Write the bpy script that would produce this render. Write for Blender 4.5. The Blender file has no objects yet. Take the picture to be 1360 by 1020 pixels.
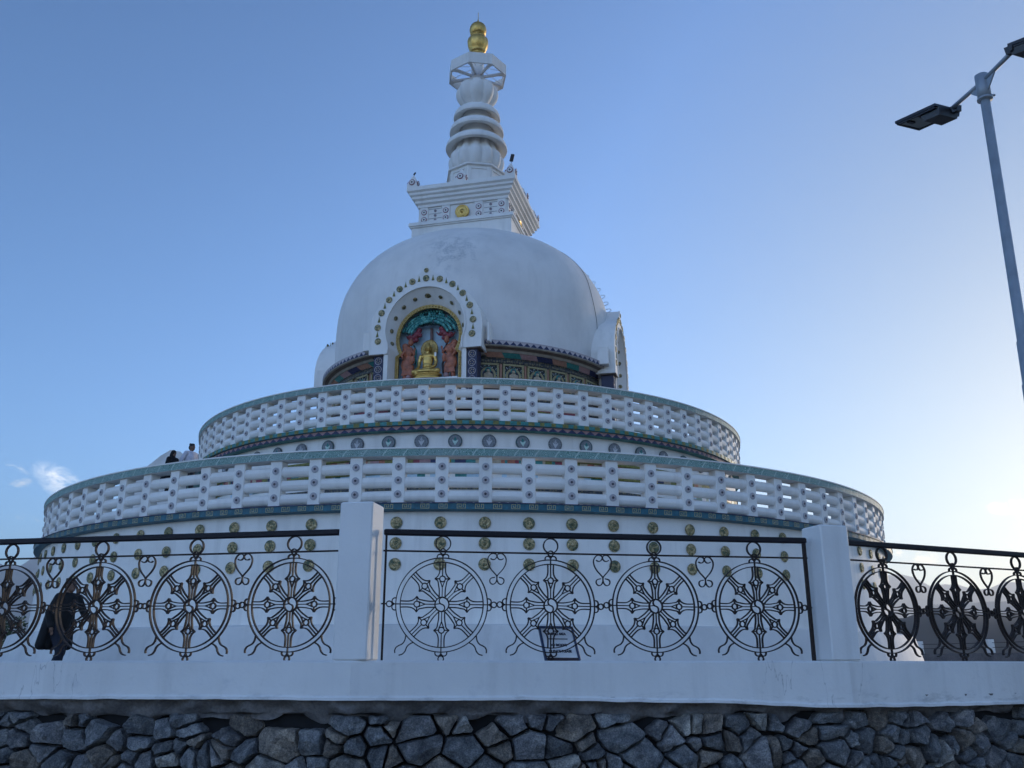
import bpy, bmesh, math, random
from math import sin, cos, pi, radians, atan2, sqrt, tan
from mathutils import Vector, Matrix, noise
import numpy as np

random.seed(7)
scene = bpy.context.scene
COL = scene.collection
AX, AY = -1.137, 26.0          # the stupa's axis
FLOOR = -0.28                  # terrace floor
GROUND = -1.60                 # ground the photographer stands on
HAZE_ON = True

# ------------------------------------------------------------------ materials
def srgb(r, g, b):
    f = lambda c: (c/255/12.92) if c/255 <= .04045 else ((c/255+.055)/1.055)**2.4
    return (f(r), f(g), f(b), 1)

class NT:
    def __init__(s, nt): s.nt = nt
    def n(s, typ, **kw):
        nd = s.nt.nodes.new(typ)
        for k, v in kw.items():
            if k.startswith('i_'):
                key = k[2:]
                key = int(key) if key.isdigit() else key.replace('_', ' ')
                inp = nd.inputs[key]
                if hasattr(v, 'is_output') or isinstance(v, bpy.types.NodeSocket): s.nt.links.new(v, inp)
                else: inp.default_value = v
            else: setattr(nd, k, v)
        return nd
    def link(s, a, b): s.nt.links.new(a, b)
    def math(s, op, a, b=0.0, c=None, clamp=False):
        nd = s.nt.nodes.new('ShaderNodeMath'); nd.operation = op; nd.use_clamp = clamp
        for i, v in enumerate((a, b, c)):
            if v is None: continue
            if isinstance(v, bpy.types.NodeSocket): s.nt.links.new(v, nd.inputs[i])
            else: nd.inputs[i].default_value = v
        return nd.outputs[0]
    def mix(s, f, a, b, mode='MIX'):
        nd = s.nt.nodes.new('ShaderNodeMix'); nd.data_type = 'RGBA'; nd.blend_type = mode
        for i, v in ((0, f), (6, a), (7, b)):
            if isinstance(v, bpy.types.NodeSocket): s.nt.links.new(v, nd.inputs[i])
            elif i == 0: nd.inputs[0].default_value = v
            else: nd.inputs[i].default_value = v if len(v) == 4 else (*v, 1)
        return nd.outputs[2]
    def ramp(s, f, stops, interp='LINEAR'):
        nd = s.nt.nodes.new('ShaderNodeValToRGB'); nd.color_ramp.interpolation = interp
        s.nt.links.new(f, nd.inputs[0]); cr = nd.color_ramp
        while len(cr.elements) < len(stops): cr.elements.new(.5)
        for e, (p, c) in zip(cr.elements, stops):
            e.position = p; e.color = c if len(c) == 4 else (*c, 1)
        return nd.outputs[0]
    def noise(s, vec, scale, detail=4, rough=.55, dist=0.0):
        return s.n('ShaderNodeTexNoise', i_Vector=vec, i_Scale=scale, i_Detail=detail, i_Roughness=rough, i_Distortion=dist).outputs[0]
    def mapping(s, vec, scale=(1, 1, 1), loc=(0, 0, 0)):
        m = s.n('ShaderNodeMapping', i_Vector=vec); m.inputs['Scale'].default_value = scale; m.inputs['Location'].default_value = loc
        return m.outputs[0]

MATS = {}
def material(name, build=None, col=(.8, .8, .8), rough=.6, metal=0.0, spec=.5, var=.0, vscale=8.0, bump=0.0, bscale=40.0):
    if name in MATS: return MATS[name]
    m = bpy.data.materials.new(name); m.use_nodes = True
    nt = NT(m.node_tree); b = m.node_tree.nodes['Principled BSDF']
    b.inputs['Roughness'].default_value = rough; b.inputs['Metallic'].default_value = metal
    b.inputs['Specular IOR Level'].default_value = spec
    b.inputs['Base Color'].default_value = (*col[:3], 1)
    if build: build(nt, b)
    else:
        tc = nt.n('ShaderNodeTexCoord').outputs['Object']
        if var > 0:
            n1 = nt.noise(tc, vscale, 5, .6)
            lo = tuple(c*(1-var) for c in col[:3]); hi = tuple(min(1, c*(1+var)) for c in col[:3])
            nt.link(nt.ramp(n1, [(.3, lo), (.7, hi)]), b.inputs['Base Color'])
        if bump > 0:
            n2 = nt.noise(tc, bscale, 4, .6)
            bp = nt.n('ShaderNodeBump', i_Height=n2, i_Strength=bump, i_Distance=.01)
            nt.link(bp.outputs[0], b.inputs['Normal'])
    MATS[name] = m
    return m

def white_paint(name, base=(.70, .70, .71), dirt=.14, streak=.15, bump=.25, extra=None, bfreq=60.):
    def build(nt, b):
        g = nt.n('ShaderNodeNewGeometry'); P = g.outputs['Position']
        big = nt.noise(P, .9, 6, .62)
        fine = nt.noise(P, 14, 5, .65)
        st = nt.noise(nt.mapping(P, (2.6, 2.6, .22)), 1.6, 5, .6)
        c = nt.mix(nt.ramp(big, [(.40, (0, 0, 0)), (.75, (1, 1, 1))]), base, tuple(x*(1-dirt) for x in base))
        c = nt.mix(nt.math('MULTIPLY', nt.ramp(st, [(.52, (0, 0, 0)), (.8, (1, 1, 1))]), streak*4, clamp=True), c, tuple(x*k for x, k in zip(base, (.70, .69, .68))))
        c = nt.mix(nt.math('MULTIPLY', nt.ramp(fine, [(.66, (0, 0, 0)), (.80, (1, 1, 1))]), dirt*2.2, clamp=True), c, (.42, .41, .40))
        if extra: c = extra(nt, P, c)
        nt.link(c, b.inputs['Base Color'])
        h = nt.math('ADD', nt.math('MULTIPLY', nt.noise(P, bfreq, 4, .6), .35), nt.math('MULTIPLY', nt.noise(P, 2.2, 4, .6), 2.2))
        nt.link(nt.n('ShaderNodeBump', i_Height=h, i_Strength=bump, i_Distance=.012).outputs[0], b.inputs['Normal'])
    return material(name, build, rough=.62, spec=.35)

W = white_paint('white_lime_paint', base=(.83, .79, .73))
def dome_extra(nt, P, c):
    # weathered patch high on the front of the dome, with dark flecks of peeled paint
    d = nt.n('ShaderNodeVectorMath', operation='DISTANCE'); nt.link(nt.mapping(P, (1, .8, 1)), d.inputs[0]); d.inputs[1].default_value = (-1.65, 22.4*.8, 10.50)
    m = nt.math('SUBTRACT', 1.0, nt.math('DIVIDE', d.outputs['Value'], 1.15), clamp=True)
    n1 = nt.noise(P, 3.2, 7, .68, .4)
    a = nt.math('MULTIPLY', nt.ramp(nt.math('ADD', n1, nt.math('MULTIPLY', m, .22)), [(.58, (0, 0, 0)), (.70, (1, 1, 1))]), nt.math('MULTIPLY', m, 1.6, clamp=True))
    c = nt.mix(nt.math('MULTIPLY', nt.math('MULTIPLY', a, nt.ramp(nt.noise(P, 17, 5, .7), [(.35, (.15, .15, .15)), (.6, (1, 1, 1))])), .60), c, (.36, .37, .38))
    n2 = nt.noise(nt.mapping(P, (6, 6, 13)), 1.7, 5, .7)
    d2 = nt.n('ShaderNodeVectorMath', operation='DISTANCE'); nt.link(P, d2.inputs[0]); d2.inputs[1].default_value = (-1.4, 22.15, 9.90)
    m2 = nt.math('SUBTRACT', 1.0, nt.math('DIVIDE', d2.outputs['Value'], 1.0), clamp=True)
    f = nt.math('MULTIPLY', nt.ramp(n2, [(.64, (0, 0, 0)), (.70, (1, 1, 1))]), nt.math('MULTIPLY', m2, 2, clamp=True))
    c = nt.mix(nt.math('MULTIPLY', f, .8), c, (.16, .17, .19))
    return c
WD = white_paint('white_dome_paint', base=(.78, .74, .69), dirt=.16, streak=.08, bump=.35, extra=dome_extra, bfreq=30.)
def parapet_extra(nt, P, c):
    sx = nt.n('ShaderNodeSeparateXYZ', i_Vector=P).outputs
    low = nt.math('SUBTRACT', -0.16, sx[2])
    low = nt.math('MULTIPLY', low, 14, clamp=True)
    n = nt.noise(nt.mapping(P, (3, 3, 9)), 2, 5, .65)
    a = nt.math('MULTIPLY', low, nt.ramp(n, [(.52, (0, 0, 0)), (.72, (1, 1, 1))]))
    c = nt.mix(nt.math('MULTIPLY', a, .55), c, (.30, .29, .28))
    pn = nt.noise(P, 5.5, 6, .62)
    c = nt.mix(nt.math('MULTIPLY', nt.ramp(pn, [(.60, (0, 0, 0)), (.70, (1, 1, 1))]), .22), c, (.42, .43, .45))
    # a few hairline cracks running down
    wv = nt.noise(nt.mapping(P, (2.6, 0, .5)), 1.0, 5, .6)
    cr = nt.math('ABSOLUTE', nt.math('SUBTRACT', wv, .5))
    k = nt.math('MULTIPLY', nt.ramp(cr, [(.0, (1, 1, 1)), (.0028, (0, 0, 0))]), nt.ramp(nt.noise(nt.mapping(P, (.7, 0, 0)), 1.0, 1), [(.56, (0, 0, 0)), (.60, (1, 1, 1))]))
    c = nt.mix(nt.math('MULTIPLY', k, .45), c, (.12, .12, .12))
    return c
WP = white_paint('white_parapet_paint', base=(.76, .74, .71), dirt=.14, streak=.16, bump=.5, extra=parapet_extra, bfreq=45.)
WPI = white_paint('white_pillar_paint', base=(.78, .76, .73), dirt=.11, streak=.15, bump=.4, bfreq=45.)
IRON = material('black_wrought_iron', col=(.024, .014, .011), rough=.55, metal=.0, spec=.28, var=.5, vscale=30, bump=.25, bscale=120)
RAILBAR = material('black_handrail_paint', col=(.010, .008, .012), rough=.5, spec=.25)
GOLD = material('gold_leaf', col=(.62, .39, .11), rough=.36, metal=.8, var=.18, vscale=9, bump=.12, bscale=50)
GOLDP = material('gold_paint', col=(.40, .26, .07), rough=.45, metal=.25, var=.3, vscale=14)
def medal(nt, b):
    tc = nt.n('ShaderNodeTexCoord').outputs['Object']
    oi = nt.n('ShaderNodeObjectInfo')
    v = nt.n('ShaderNodeVectorMath', operation='ADD'); nt.link(tc, v.inputs[0]); nt.link(oi.outputs['Random'], v.inputs[1])
    n1 = nt.noise(v.outputs[0], 16, 5, .7, .8); n2 = nt.noise(v.outputs[0], 55, 3, .7)
    c = nt.ramp(n1, [(.38, (.07, .10, .065)), (.47, (.19, .18, .09)), (.55, (.42, .31, .15)), (.70, (.75, .62, .38))])
    c = nt.mix(nt.ramp(n2, [(.55, (0, 0, 0)), (.62, (.7, .7, .7))]), c, (.035, .055, .04))
    nt.link(c, b.inputs['Base Color'])
    nt.link(nt.n('ShaderNodeBump', i_Height=n2, i_Strength=.6, i_Distance=.01).outputs[0], b.inputs['Normal'])
MEDAL = material('verdigris_gold_medallion', medal, rough=.45, metal=.45)
DARK = material('dark_rosette_centre', col=(.06, .05, .06), rough=.6)
MAUVE = material('rosette_mauve', col=(.46, .40, .40), rough=.7, var=.2, vscale=40)
GREYR = material('rosette_grey', col=(.40, .40, .41), rough=.7, var=.25, vscale=60)
NAVY = material('navy_paint', col=(.016, .022, .07), rough=.55, var=.4, vscale=20)
TEAL = material('teal_paint', col=(.03, .19, .17), rough=.5, var=.35, vscale=22)
BLUEB = material('peacock_blue_paint', col=(.012, .10, .14), rough=.5, var=.35, vscale=12)
OLIVE = material('olive_gold_paint', col=(.17, .16, .035), rough=.6, var=.4, vscale=18)
RUST = material('terracotta_paint', col=(.38, .12, .06), rough=.5, var=.4, vscale=10)
PINK = material('faded_pink_paint', col=(.36, .21, .20), rough=.7, var=.2, vscale=14)
SALMON = material('faded_orange_paint', col=(.36, .18, .12), rough=.7, var=.2, vscale=14)
TAN = material('tan_paint', col=(.42, .33, .22), rough=.6, var=.2, vscale=14)
PALEBL = material('pale_blue_niche_paint', col=(.48, .62, .70), rough=.7, var=.15, vscale=6)
MAROON = material('maroon_paint', col=(.22, .03, .04), rough=.5, var=.3, vscale=18)
BEIGE = material('beige_stone_band', col=(.36, .31, .25), rough=.75, var=.25, vscale=5)
WOOD = material('painted_wood_trim', col=(.14, .10, .075), rough=.7, var=.3, vscale=9)
MEANDER = material('meander_gold_paint', col=(.36, .33, .18), rough=.6, var=.3, vscale=30)
PALEGR = material('pale_green_paint', col=(.45, .60, .52), rough=.6, var=.15, vscale=12)

def scroll_band(nt, b):      # arabesque relief painted on the green rims; uv in metres
    uv = nt.n('ShaderNodeUVMap').outputs[0]
    sp = nt.n('ShaderNodeSeparateXYZ', i_Vector=uv).outputs
    w = nt.noise(uv, 9, 2, .5)
    r = nt.n('ShaderNodeTexVoronoi', feature='F1', i_Vector=uv, i_Scale=17.0, i_Randomness=.75).outputs['Distance']
    rings = nt.math('ABSOLUTE', nt.math('SINE', nt.math('MULTIPLY', nt.math('ADD', r, nt.math('MULTIPLY', w, .5)), 15)))
    c = nt.ramp(rings, [(.2, (.46, .58, .52)), (.5, (.17, .31, .27)), (1.0, (.08, .19, .16))])
    # slanting leaf outlines every 0.35 m
    t = nt.math('FRACT', nt.math('MULTIPLY', nt.math('ADD', sp[0], nt.math('MULTIPLY', nt.math('SINE', nt.math('MULTIPLY', sp[1], 19)), .045)), 2.86))
    e = nt.math('ABSOLUTE', nt.math('SUBTRACT', t, .5))
    c = nt.mix(nt.ramp(e, [(.0, (.8, .8, .8)), (.030, (.8, .8, .8)), (.045, (0, 0, 0))]), c, (.50, .60, .54))
    sm = nt.noise(uv, 1.1, 4, .6)
    c = nt.mix(nt.ramp(sm, [(.4, (0, 0, 0)), (.7, (.5, .5, .5))]), c, (.30, .36, .34))
    nt.link(c, b.inputs['Base Color'])
    nt.link(nt.n('ShaderNodeBump', i_Height=rings, i_Strength=.4, i_Distance=.01).outputs[0], b.inputs['Normal'])
SCROLL = material('green_scroll_rim', scroll_band, rough=.6)

def ornate(nt, b):           # dark frieze with small gilt rosettes; uv in metres
    uv = nt.n('ShaderNodeUVMap').outputs[0]
    vo = nt.n('ShaderNodeTexVoronoi', feature='F1', i_Vector=uv, i_Scale=15.0, i_Randomness=.5)
    vf = nt.n('ShaderNodeTexVoronoi', feature='F1', i_Vector=uv, i_Scale=52.0)
    c = nt.ramp(vo.outputs['Distance'], [(.10, (.40, .32, .13)), (.2, (.04, .05, .05)), (.36, (.16, .13, .07)), (.48, (.018, .022, .03))])
    c = nt.mix(nt.ramp(vf.outputs['Distance'], [(.18, (.7, .7, .7)), (.3, (0, 0, 0))]), c, (.28, .22, .11))
    nt.link(c, b.inputs['Base Color'])
ORNATE = material('dark_gilt_frieze', ornate, rough=.55)
def iris_blue(nt, b):
    uv = nt.n('ShaderNodeUVMap').outputs[0]
    vf = nt.n('ShaderNodeTexVoronoi', feature='F1', i_Vector=uv, i_Scale=34.0)
    c = nt.mix(nt.ramp(vf.outputs['Distance'], [(.22, (.8, .8, .8)), (.34, (0, 0, 0))]), (.018, .02, .06), (.12, .11, .16))
    nt.link(c, b.inputs['Base Color'])
PILCOL = material('indigo_pillar_paint', iris_blue, rough=.5)

def stone(nt, b):
    a = nt.n('ShaderNodeVertexColor'); a.layer_name = 'tint'
    P = nt.n('ShaderNodeNewGeometry').outputs['Position']
    n1 = nt.noise(P, 9, 8, .68, .6); n2 = nt.noise(P, 90, 6, .75); n3 = nt.noise(P, 26, 7, .7, .3)
    c = nt.mix(.9, a.outputs[0], nt.ramp(n1, [(.32, (.30, .31, .33)), (.5, (.80, .81, .83)), (.68, (1.7, 1.66, 1.58))]), 'MULTIPLY')
    c = nt.mix(.8, c, nt.ramp(n2, [(.36, (.45, .45, .46)), (.5, (.95, .95, .95)), (.64, (1.7, 1.68, 1.62))]), 'MULTIPLY')
    nt.link(c, b.inputs['Base Color'])
    h = nt.math('ADD', nt.math('MULTIPLY', n3, 1.5), nt.math('MULTIPLY', n2, .45))
    nt.link(nt.n('ShaderNodeBump', i_Height=h, i_Strength=1.0, i_Distance=.03).outputs[0], b.inputs['Normal'])
STONE = material('grey_rubble_stone', stone, rough=.8, spec=.3)
def cement(nt, b):
    P = nt.n('ShaderNodeNewGeometry').outputs['Position']
    n1 = nt.noise(P, 3, 6, .65); n2 = nt.noise(P, 40, 5, .7)
    c = nt.mix(.6, nt.ramp(n1, [(.3, (.12, .115, .115)), (.7, (.24, .22, .21))]), nt.ramp(n2, [(.3, (.5, .5, .5)), (.7, (1.3, 1.3, 1.3))]), 'MULTIPLY')
    nt.link(c, b.inputs['Base Color'])
    nt.link(nt.n('ShaderNodeBump', i_Height=nt.math('ADD', n1, nt.math('MULTIPLY', n2, .3)), i_Strength=.9, i_Distance=.03).outputs[0], b.inputs['Normal'])
CEMENT = material('grey_cement_render', cement, rough=.9, spec=.2)
MORTAR = material('dark_mortar', col=(.007, .007, .008), rough=.95, var=.4, vscale=12)
PAVING = material('grey_terrace_paving', col=(.36, .34, .31), rough=.85, var=.2, vscale=1.2, bump=.3, bscale=20)
EARTH = material('dry_earth', col=(.17, .14, .11), rough=.95, var=.3, vscale=.3, bump=.5, bscale=3)
STEEL = material('galvanised_steel', col=(.34, .37, .40), rough=.5, metal=.35, var=.15, vscale=7, bump=.1, bscale=60)
BLACKP = material('black_lamp_housing', col=(.012, .012, .015), rough=.35)
LENS = material('lamp_lens', col=(.22, .24, .23), rough=.25)
BIRD = material('black_vane', col=(.01, .01, .012), rough=.6)

# ------------------------------------------------------------------ mesh builder
class MB:
    def __init__(s): s.v = []; s.f = []; s.m = []; s.sm = []; s.uv = []; s.M = Matrix.Identity(4); s.mi = 0; s.smooth = False
    def add(s, vs, fs, mi=None, smooth=None, uvs=None):
        b = len(s.v); mi = s.mi if mi is None else mi; sm = s.smooth if smooth is None else smooth
        for p in vs: s.v.append(s.M @ Vector(p))
        for i, f in enumerate(fs):
            s.f.append([b+k for k in f]); s.m.append(mi if not isinstance(mi, list) else mi[i]); s.sm.append(sm)
            s.uv.append(uvs[i] if uvs else [(0, 0)]*len(f))
    def box(s, c, d, mi=None, bev=0.0):
        x, y, z = c; a, b, h = d[0]/2, d[1]/2, d[2]/2
        if bev <= 0:
            vs = [(x+i*a, y+j*b, z+k*h) for k in (-1, 1) for j in (-1, 1) for i in (-1, 1)]
            fs = [(0, 2, 3, 1), (4, 5, 7, 6), (0, 1, 5, 4), (1, 3, 7, 5), (3, 2, 6, 7), (2, 0, 4, 6)]
            s.add(vs, fs, mi, False)
        else:
            e = bev; pr = [(a-e, b), (a, b-e)]
            ring = [(a, -b+e), (a, b-e), (a-e, b), (-a+e, b), (-a, b-e), (-a, -b+e), (-a+e, -b), (a-e, -b)]
            ring2 = [(px*(a-e)/a, py*(b-e)/b) for px, py in ring]
            lv = [(-h, ring2), (-h+e, ring), (h-e, ring), (h, ring2)]
            vs = [(x+px, y+py, z+zz) for zz, rg in lv for px, py in rg]
            fs = [tuple(range(7, -1, -1)), tuple(24+k for k in range(8))]
            for l in range(3):
                for k in range(8):
                    k2 = (k+1) % 8; fs.append((l*8+k, l*8+k2, l*8+8+k2, l*8+8+k))
            s.add(vs, fs, mi, False)
    def prism(s, pts, z0, z1, mi=None):          # polygon in XY, extruded along Z
        n = len(pts); vs = [(x, y, z0) for x, y in pts]+[(x, y, z1) for x, y in pts]
        fs = [tuple(range(n-1, -1, -1)), tuple(range(n, 2*n))]+[(k, (k+1) % n, n+(k+1) % n, n+k) for k in range(n)]
        s.add(vs, fs, mi, False)
    def plate(s, pts, y0, y1, mi=None, smooth_side=False):   # polygon in XZ, extruded along Y (y0 front, y1 back)
        n = len(pts); vs = [(x, y0, z) for x, z in pts]+[(x, y1, z) for x, z in pts]
        s.add(vs, [tuple(range(n)), tuple(range(2*n-1, n-1, -1))], mi, False)
        vs2 = list(vs); s.add(vs2, [(k, n+k, n+(k+1) % n, (k+1) % n) for k in range(n)], mi, smooth_side)
    def strip(s, A, B, y0, y1, mi=None, closed=False):       # band between two outlines A (inner) and B (outer) in XZ
        n = len(A); vs = [(x, y, z) for y in (y0, y1) for L in (A, B) for x, z in L]; fs = []
        rng = range(n if closed else n-1)
        for k in rng:
            j = (k+1) % n
            fs += [(k, j, n+j, n+k), (2*n+j, 2*n+k, 3*n+k, 3*n+j), (n+k, n+j, 3*n+j, 3*n+k), (j, k, 2*n+k, 2*n+j)]
        if not closed: fs += [(0, n, 3*n, 2*n), (2*n-1, n-1, 3*n-1, 4*n-1)]
        s.add(vs, fs, mi, False)
    def revolve(s, prof, n=64, c=(0, 0), a0=0, a1=2*pi, mi=None, smooth=True, lobes=0, amp=0, rref=1.0):
        # prof: list of (r, z[, mi]); az measured from -Y towards +X
        full = abs(a1-a0-2*pi) < 1e-6; m = n if full else n+1; vs = []; fs = []; uvs = []; mis = []
        for p in prof:
            for k in range(m):
                t = a0+(a1-a0)*k/n; r = p[0]
                if lobes: r *= 1-amp*(1-abs(cos(t*lobes/2)))**1.0
                vs.append((c[0]+r*sin(t), c[1]-r*cos(t), p[1]))
        for i in range(len(prof)-1):
            for k in range(n):
                k2 = (k+1) % m
                fs.append((i*m+k, i*m+k2, (i+1)*m+k2, (i+1)*m+k))
                u0, u1 = (a0+(a1-a0)*k/n)*rref, (a0+(a1-a0)*(k+1)/n)*rref
                z0, z1 = prof[i][1], prof[i+1][1]
                if abs(z1-z0) < .02: z1 = z0+abs(prof[i+1][0]-prof[i][0])
                uvs.append([(u0, z0), (u1, z0), (u1, z1), (u0, z1)])
                mis.append(prof[i][2] if len(prof[i]) > 2 else (s.mi if mi is None else mi))
        s.add(vs, fs, mis, smooth, uvs)
    def tube(s, pts, r, n=8, mi=None, closed=False, caps=True):
        pts = [Vector(p) for p in pts]; N = len(pts); vs = []; fs = []
        rs = r if isinstance(r, (list, tuple)) else [r]*N
        up = Vector((0, 0, 1)); prev = None
        for i, p in enumerate(pts):
            if closed: t = pts[(i+1) % N]-pts[i-1]
            else: t = pts[min(i+1, N-1)]-pts[max(i-1, 0)]
            t.normalize()
            if prev is None:
                a = t.orthogonal().normalized()
            else:
                a = prev-t*prev.dot(t)
                a = a.normalized() if a.length > 1e-6 else t.orthogonal().normalized()
            prev = a; b = t.cross(a)
            for k in range(n):
                q = 2*pi*k/n; vs.append(p+(a*cos(q)+b*sin(q))*rs[i])
        for i in range(N if closed else N-1):
            j = (i+1) % N
            for k in range(n):
                k2 = (k+1) % n; fs.append((i*n+k, i*n+k2, j*n+k2, j*n+k))
        if caps and not closed: fs += [tuple(range(n-1, -1, -1)), tuple((N-1)*n+k for k in range(n))]
        s.add(vs, fs, mi, True)
    def ribbon(s, pts, th=.0070, dp=.024, closed=False, mi=None, y=0.0):
        # flat bar bent along a path in the XZ plane, standing edge-on to the viewer
        N = len(pts); vs = []; fs = []
        for i in range(N):
            if closed: a, c = pts[i-1], pts[(i+1) % N]
            else: a, c = pts[max(i-1, 0)], pts[min(i+1, N-1)]
            tx, tz = c[0]-a[0], c[1]-a[1]; l = sqrt(tx*tx+tz*tz) or 1; nx, nz = -tz/l, tx/l
            x, z = pts[i]
            for sg, yy in ((1, -1), (1, 1), (-1, 1), (-1, -1)):
                vs.append((x+nx*th/2*sg, y+yy*dp/2, z+nz*th/2*sg))
        for i in range(N if closed else N-1):
            j = (i+1) % N
            for k in range(4):
                k2 = (k+1) % 4; fs.append((i*4+k, j*4+k, j*4+k2, i*4+k2))
        if not closed: fs += [(0, 1, 2, 3), ((N-1)*4+3, (N-1)*4+2, (N-1)*4+1, (N-1)*4)]
        s.add(vs, fs, mi, False)
    def disc(s, c, r, y0, y1, mi=None, n=24):
        s.plate([(c[0]+r*cos(2*pi*k/n), c[1]+r*sin(2*pi*k/n)) for k in range(n)], y0, y1, mi)
    def mesh(s, name, mats, tint=None):
        me = bpy.data.meshes.new(name); me.from_pydata([tuple(v) for v in s.v], [], s.f)
        for m in mats: me.materials.append(m)
        me.polygons.foreach_set('material_index', s.m); me.polygons.foreach_set('use_smooth', s.sm)
        uvl = me.uv_layers.new(name='UVMap'); flat = [c for f in s.uv for p in f for c in p]
        uvl.data.foreach_set('uv', flat)
        me.update(); return me
    def build(s, name, mats, parent=None, fix=True):
        me = s.mesh(name, mats if isinstance(mats, (list, tuple)) else [mats])
        if fix:
            bm = bmesh.new(); bm.from_mesh(me); bmesh.ops.recalc_face_normals(bm, faces=bm.faces); bm.to_mesh(me); bm.free()
        o = bpy.data.objects.new(name, me); COL.objects.link(o)
        if parent: o.parent = parent
        return o

def thing(name, label, cat, loc=(0, 0, 0), rot=(0, 0, 0), group=None):
    o = bpy.data.objects.new(name, None); o.empty_display_size = .2; COL.objects.link(o)
    o.location = loc; o.rotation_euler = rot; o['label'] = label; o['category'] = cat
    if group: o['group'] = group
    return o
def tag(o, label, cat, group=None, kind=None):
    o['label'] = label; o['category'] = cat
    if group: o['group'] = group
    if kind: o['kind'] = kind
    return o
def dup(o, parent, loc=None, rot=None):
    c = o.copy(); COL.objects.link(c); c.parent = parent
    if loc is not None: c.location = loc
    if rot is not None: c.rotation_euler = rot
    return c
def apos(r, az, z): return Vector((r*sin(az), -r*cos(az), z))       # in the stupa's frame
def remesh(o, vox, smooth=2):
    m = o.modifiers.new('r', 'REMESH'); m.mode = 'VOXEL'; m.voxel_size = vox; m.use_smooth_shade = True
    if smooth:
        q = o.modifiers.new('s', 'SMOOTH'); q.iterations = smooth; q.factor = .5
    return o
def ellip(mb, c, r, rot=None, mi=None, n=12):
    R = (rot.to_matrix() if rot else Matrix.Identity(3)); vs = []; fs = []; m = n; h = max(6, n//2)
    for i in range(h+1):
        t = pi*i/h
        for k in range(m):
            q = 2*pi*k/m; p = Vector((r[0]*sin(t)*cos(q), r[1]*sin(t)*sin(q), r[2]*cos(t))); vs.append(Vector(c)+R @ p)
    for i in range(h):
        for k in range(m): fs.append((i*m+k, (i+1)*m+k, (i+1)*m+(k+1) % m, i*m+(k+1) % m))
    mb.add(vs, fs, mi, True)
def limb(mb, pts, rs, n=10, mi=None):
    mb.tube(pts, list(rs), n, mi)
    for p, r in zip(pts, rs): ellip(mb, p, (r, r, r), mi=mi, n=10)

# ================================================================== THE STUPA
stupa = thing('stupa', 'huge white domed Buddhist stupa in two round tiers with a gold-tipped spire', 'stupa', (AX, AY, 0))
HZ = radians(-13.94)          # heading of the front niche and of the square block

# ---- plinth and lower drum
mb = MB(); mb.revolve([(11.42, FLOOR-.05), (11.30, .1), (11.17, .60), (11.12, .625), (10.7, .64)], 160, smooth=False)
mb.build('plinth', [white_paint('plinth_paint', base=(.70, .67, .63), dirt=.16)], stupa)
mb = MB(); mb.revolve([(10.80, .5), (10.76, 1.4), (10.74, 2.46)], 160)
base_wall = mb.build('base_wall', [W], stupa)
def medallion(r, depth=.02):
    m = MB(); m.smooth = False
    prof = [(r*.96, 0), (r, depth*.5), (r*.93, depth), (r*.86, depth*.55), (r*.80, depth*.9), (r*.45, depth*1.1), (r*.34, depth*.6), (r*.26, depth*1.3), (0.001, depth*1.6)]
    n = 20; vs = []; fs = []
    for i, (rr, y) in enumerate(prof):
        for k in range(n):
            t = 2*pi*k/n; yy = y
            if i in (5,): yy *= 1.0+.35*(k % 2)
            vs.append((rr*cos(t), -yy, rr*sin(t)))
    for i in range(len(prof)-1):
        for k in range(n): fs.append((i*n+k, i*n+(k+1) % n, (i+1)*n+(k+1) % n, (i+1)*n+k))
    m.add(vs, fs, 0, True); return m
med = None; STEP = radians(3.913); PH = radians(-.25)
for k in range(-16, 17):
    az = PH+STEP*k
    for z in (2.265, 1.925, 1.585):
        if med is None:
            med = medallion(.102).build('medallion', [MEDAL], base_wall); o = med
        else: o = dup(med, base_wall)
        o.location = apos(10.742+(2.3-z)*.012+.012, az, z); o.rotation_euler = (0, random.choice((0, 1, 2, 3))*.9+random.uniform(-.2, .2), az)

# ---- balustrades
def band_ring(mb, r, z0, z1, n, mi): mb.revolve([(r, z0), (r, z1)], n, mi=mi, rref=r)
def meander_ring(mb, r, zc, h, count, mi):
    w = h*1.9; u = h/7.
    L = [(-3, -3, -3, 3), (-3, 3, 0, 3), (0, 3, 0, -1), (0, -1, -1.6, -1), (-1.6, -1, -1.6, 1), (-3, -3, 3, -3), (3, -3, 3, 3), (3, 3, 1.4, 3), (1.4, 3, 1.4, -1)]
    for k in range(count):
        az = 2*pi*k/count
        if abs(((az+pi) % (2*pi))-pi) > radians(100): continue
        for x0, y0, x1, y1 in L:
            xa, xb = min(x0, x1)*u*2.0-u*.45, max(x0, x1)*u*2.0+u*.45; za, zb = min(y0, y1)*u-u*.45, max(y0, y1)*u+u*.45
            vs = [apos(r, az+xx/r, zc+zz) for xx, zz in ((xa, za), (xb, za), (xb, zb), (xa, zb))]
            mb.add(vs, [(0, 1, 2, 3)], mi, False)
def tri_ring(mb, r, z0, z1, count, ma, mbb):
    for k in range(count):
        a0, a1 = 2*pi*k/count, 2*pi*(k+1)/count; am = (a0+a1)/2
        A, B, T = apos(r, a0, z0), apos(r, a1, z0), apos(r, am, z1)
        C, D = apos(r, a0, z1), apos(r, a1, z1)
        mb.add([A, B, T, C, D], [(0, 1, 2)], ma, False)
        mb.add([A, B, T, C, D], [(0, 2, 3), (1, 4, 2)], mbb, False)
def rosette(mb, x, z, r, y, ring=1):
    mb.disc((x, z), r, y-.012, y, 1, 16)
    n = 16
    for rr, yy, mi in ((r*.80, y-.016, 3), (r*.34, y-.021, 2)):
        mb.disc((x, z), rr, yy, y-.010, mi, 14)
    for k in range(8):
        t = 2*pi*k/8+.2; mb.disc((x+cos(t)*r*.62, z+sin(t)*r*.62), r*.10, y-.022, y-.015, 1, 6)

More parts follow.
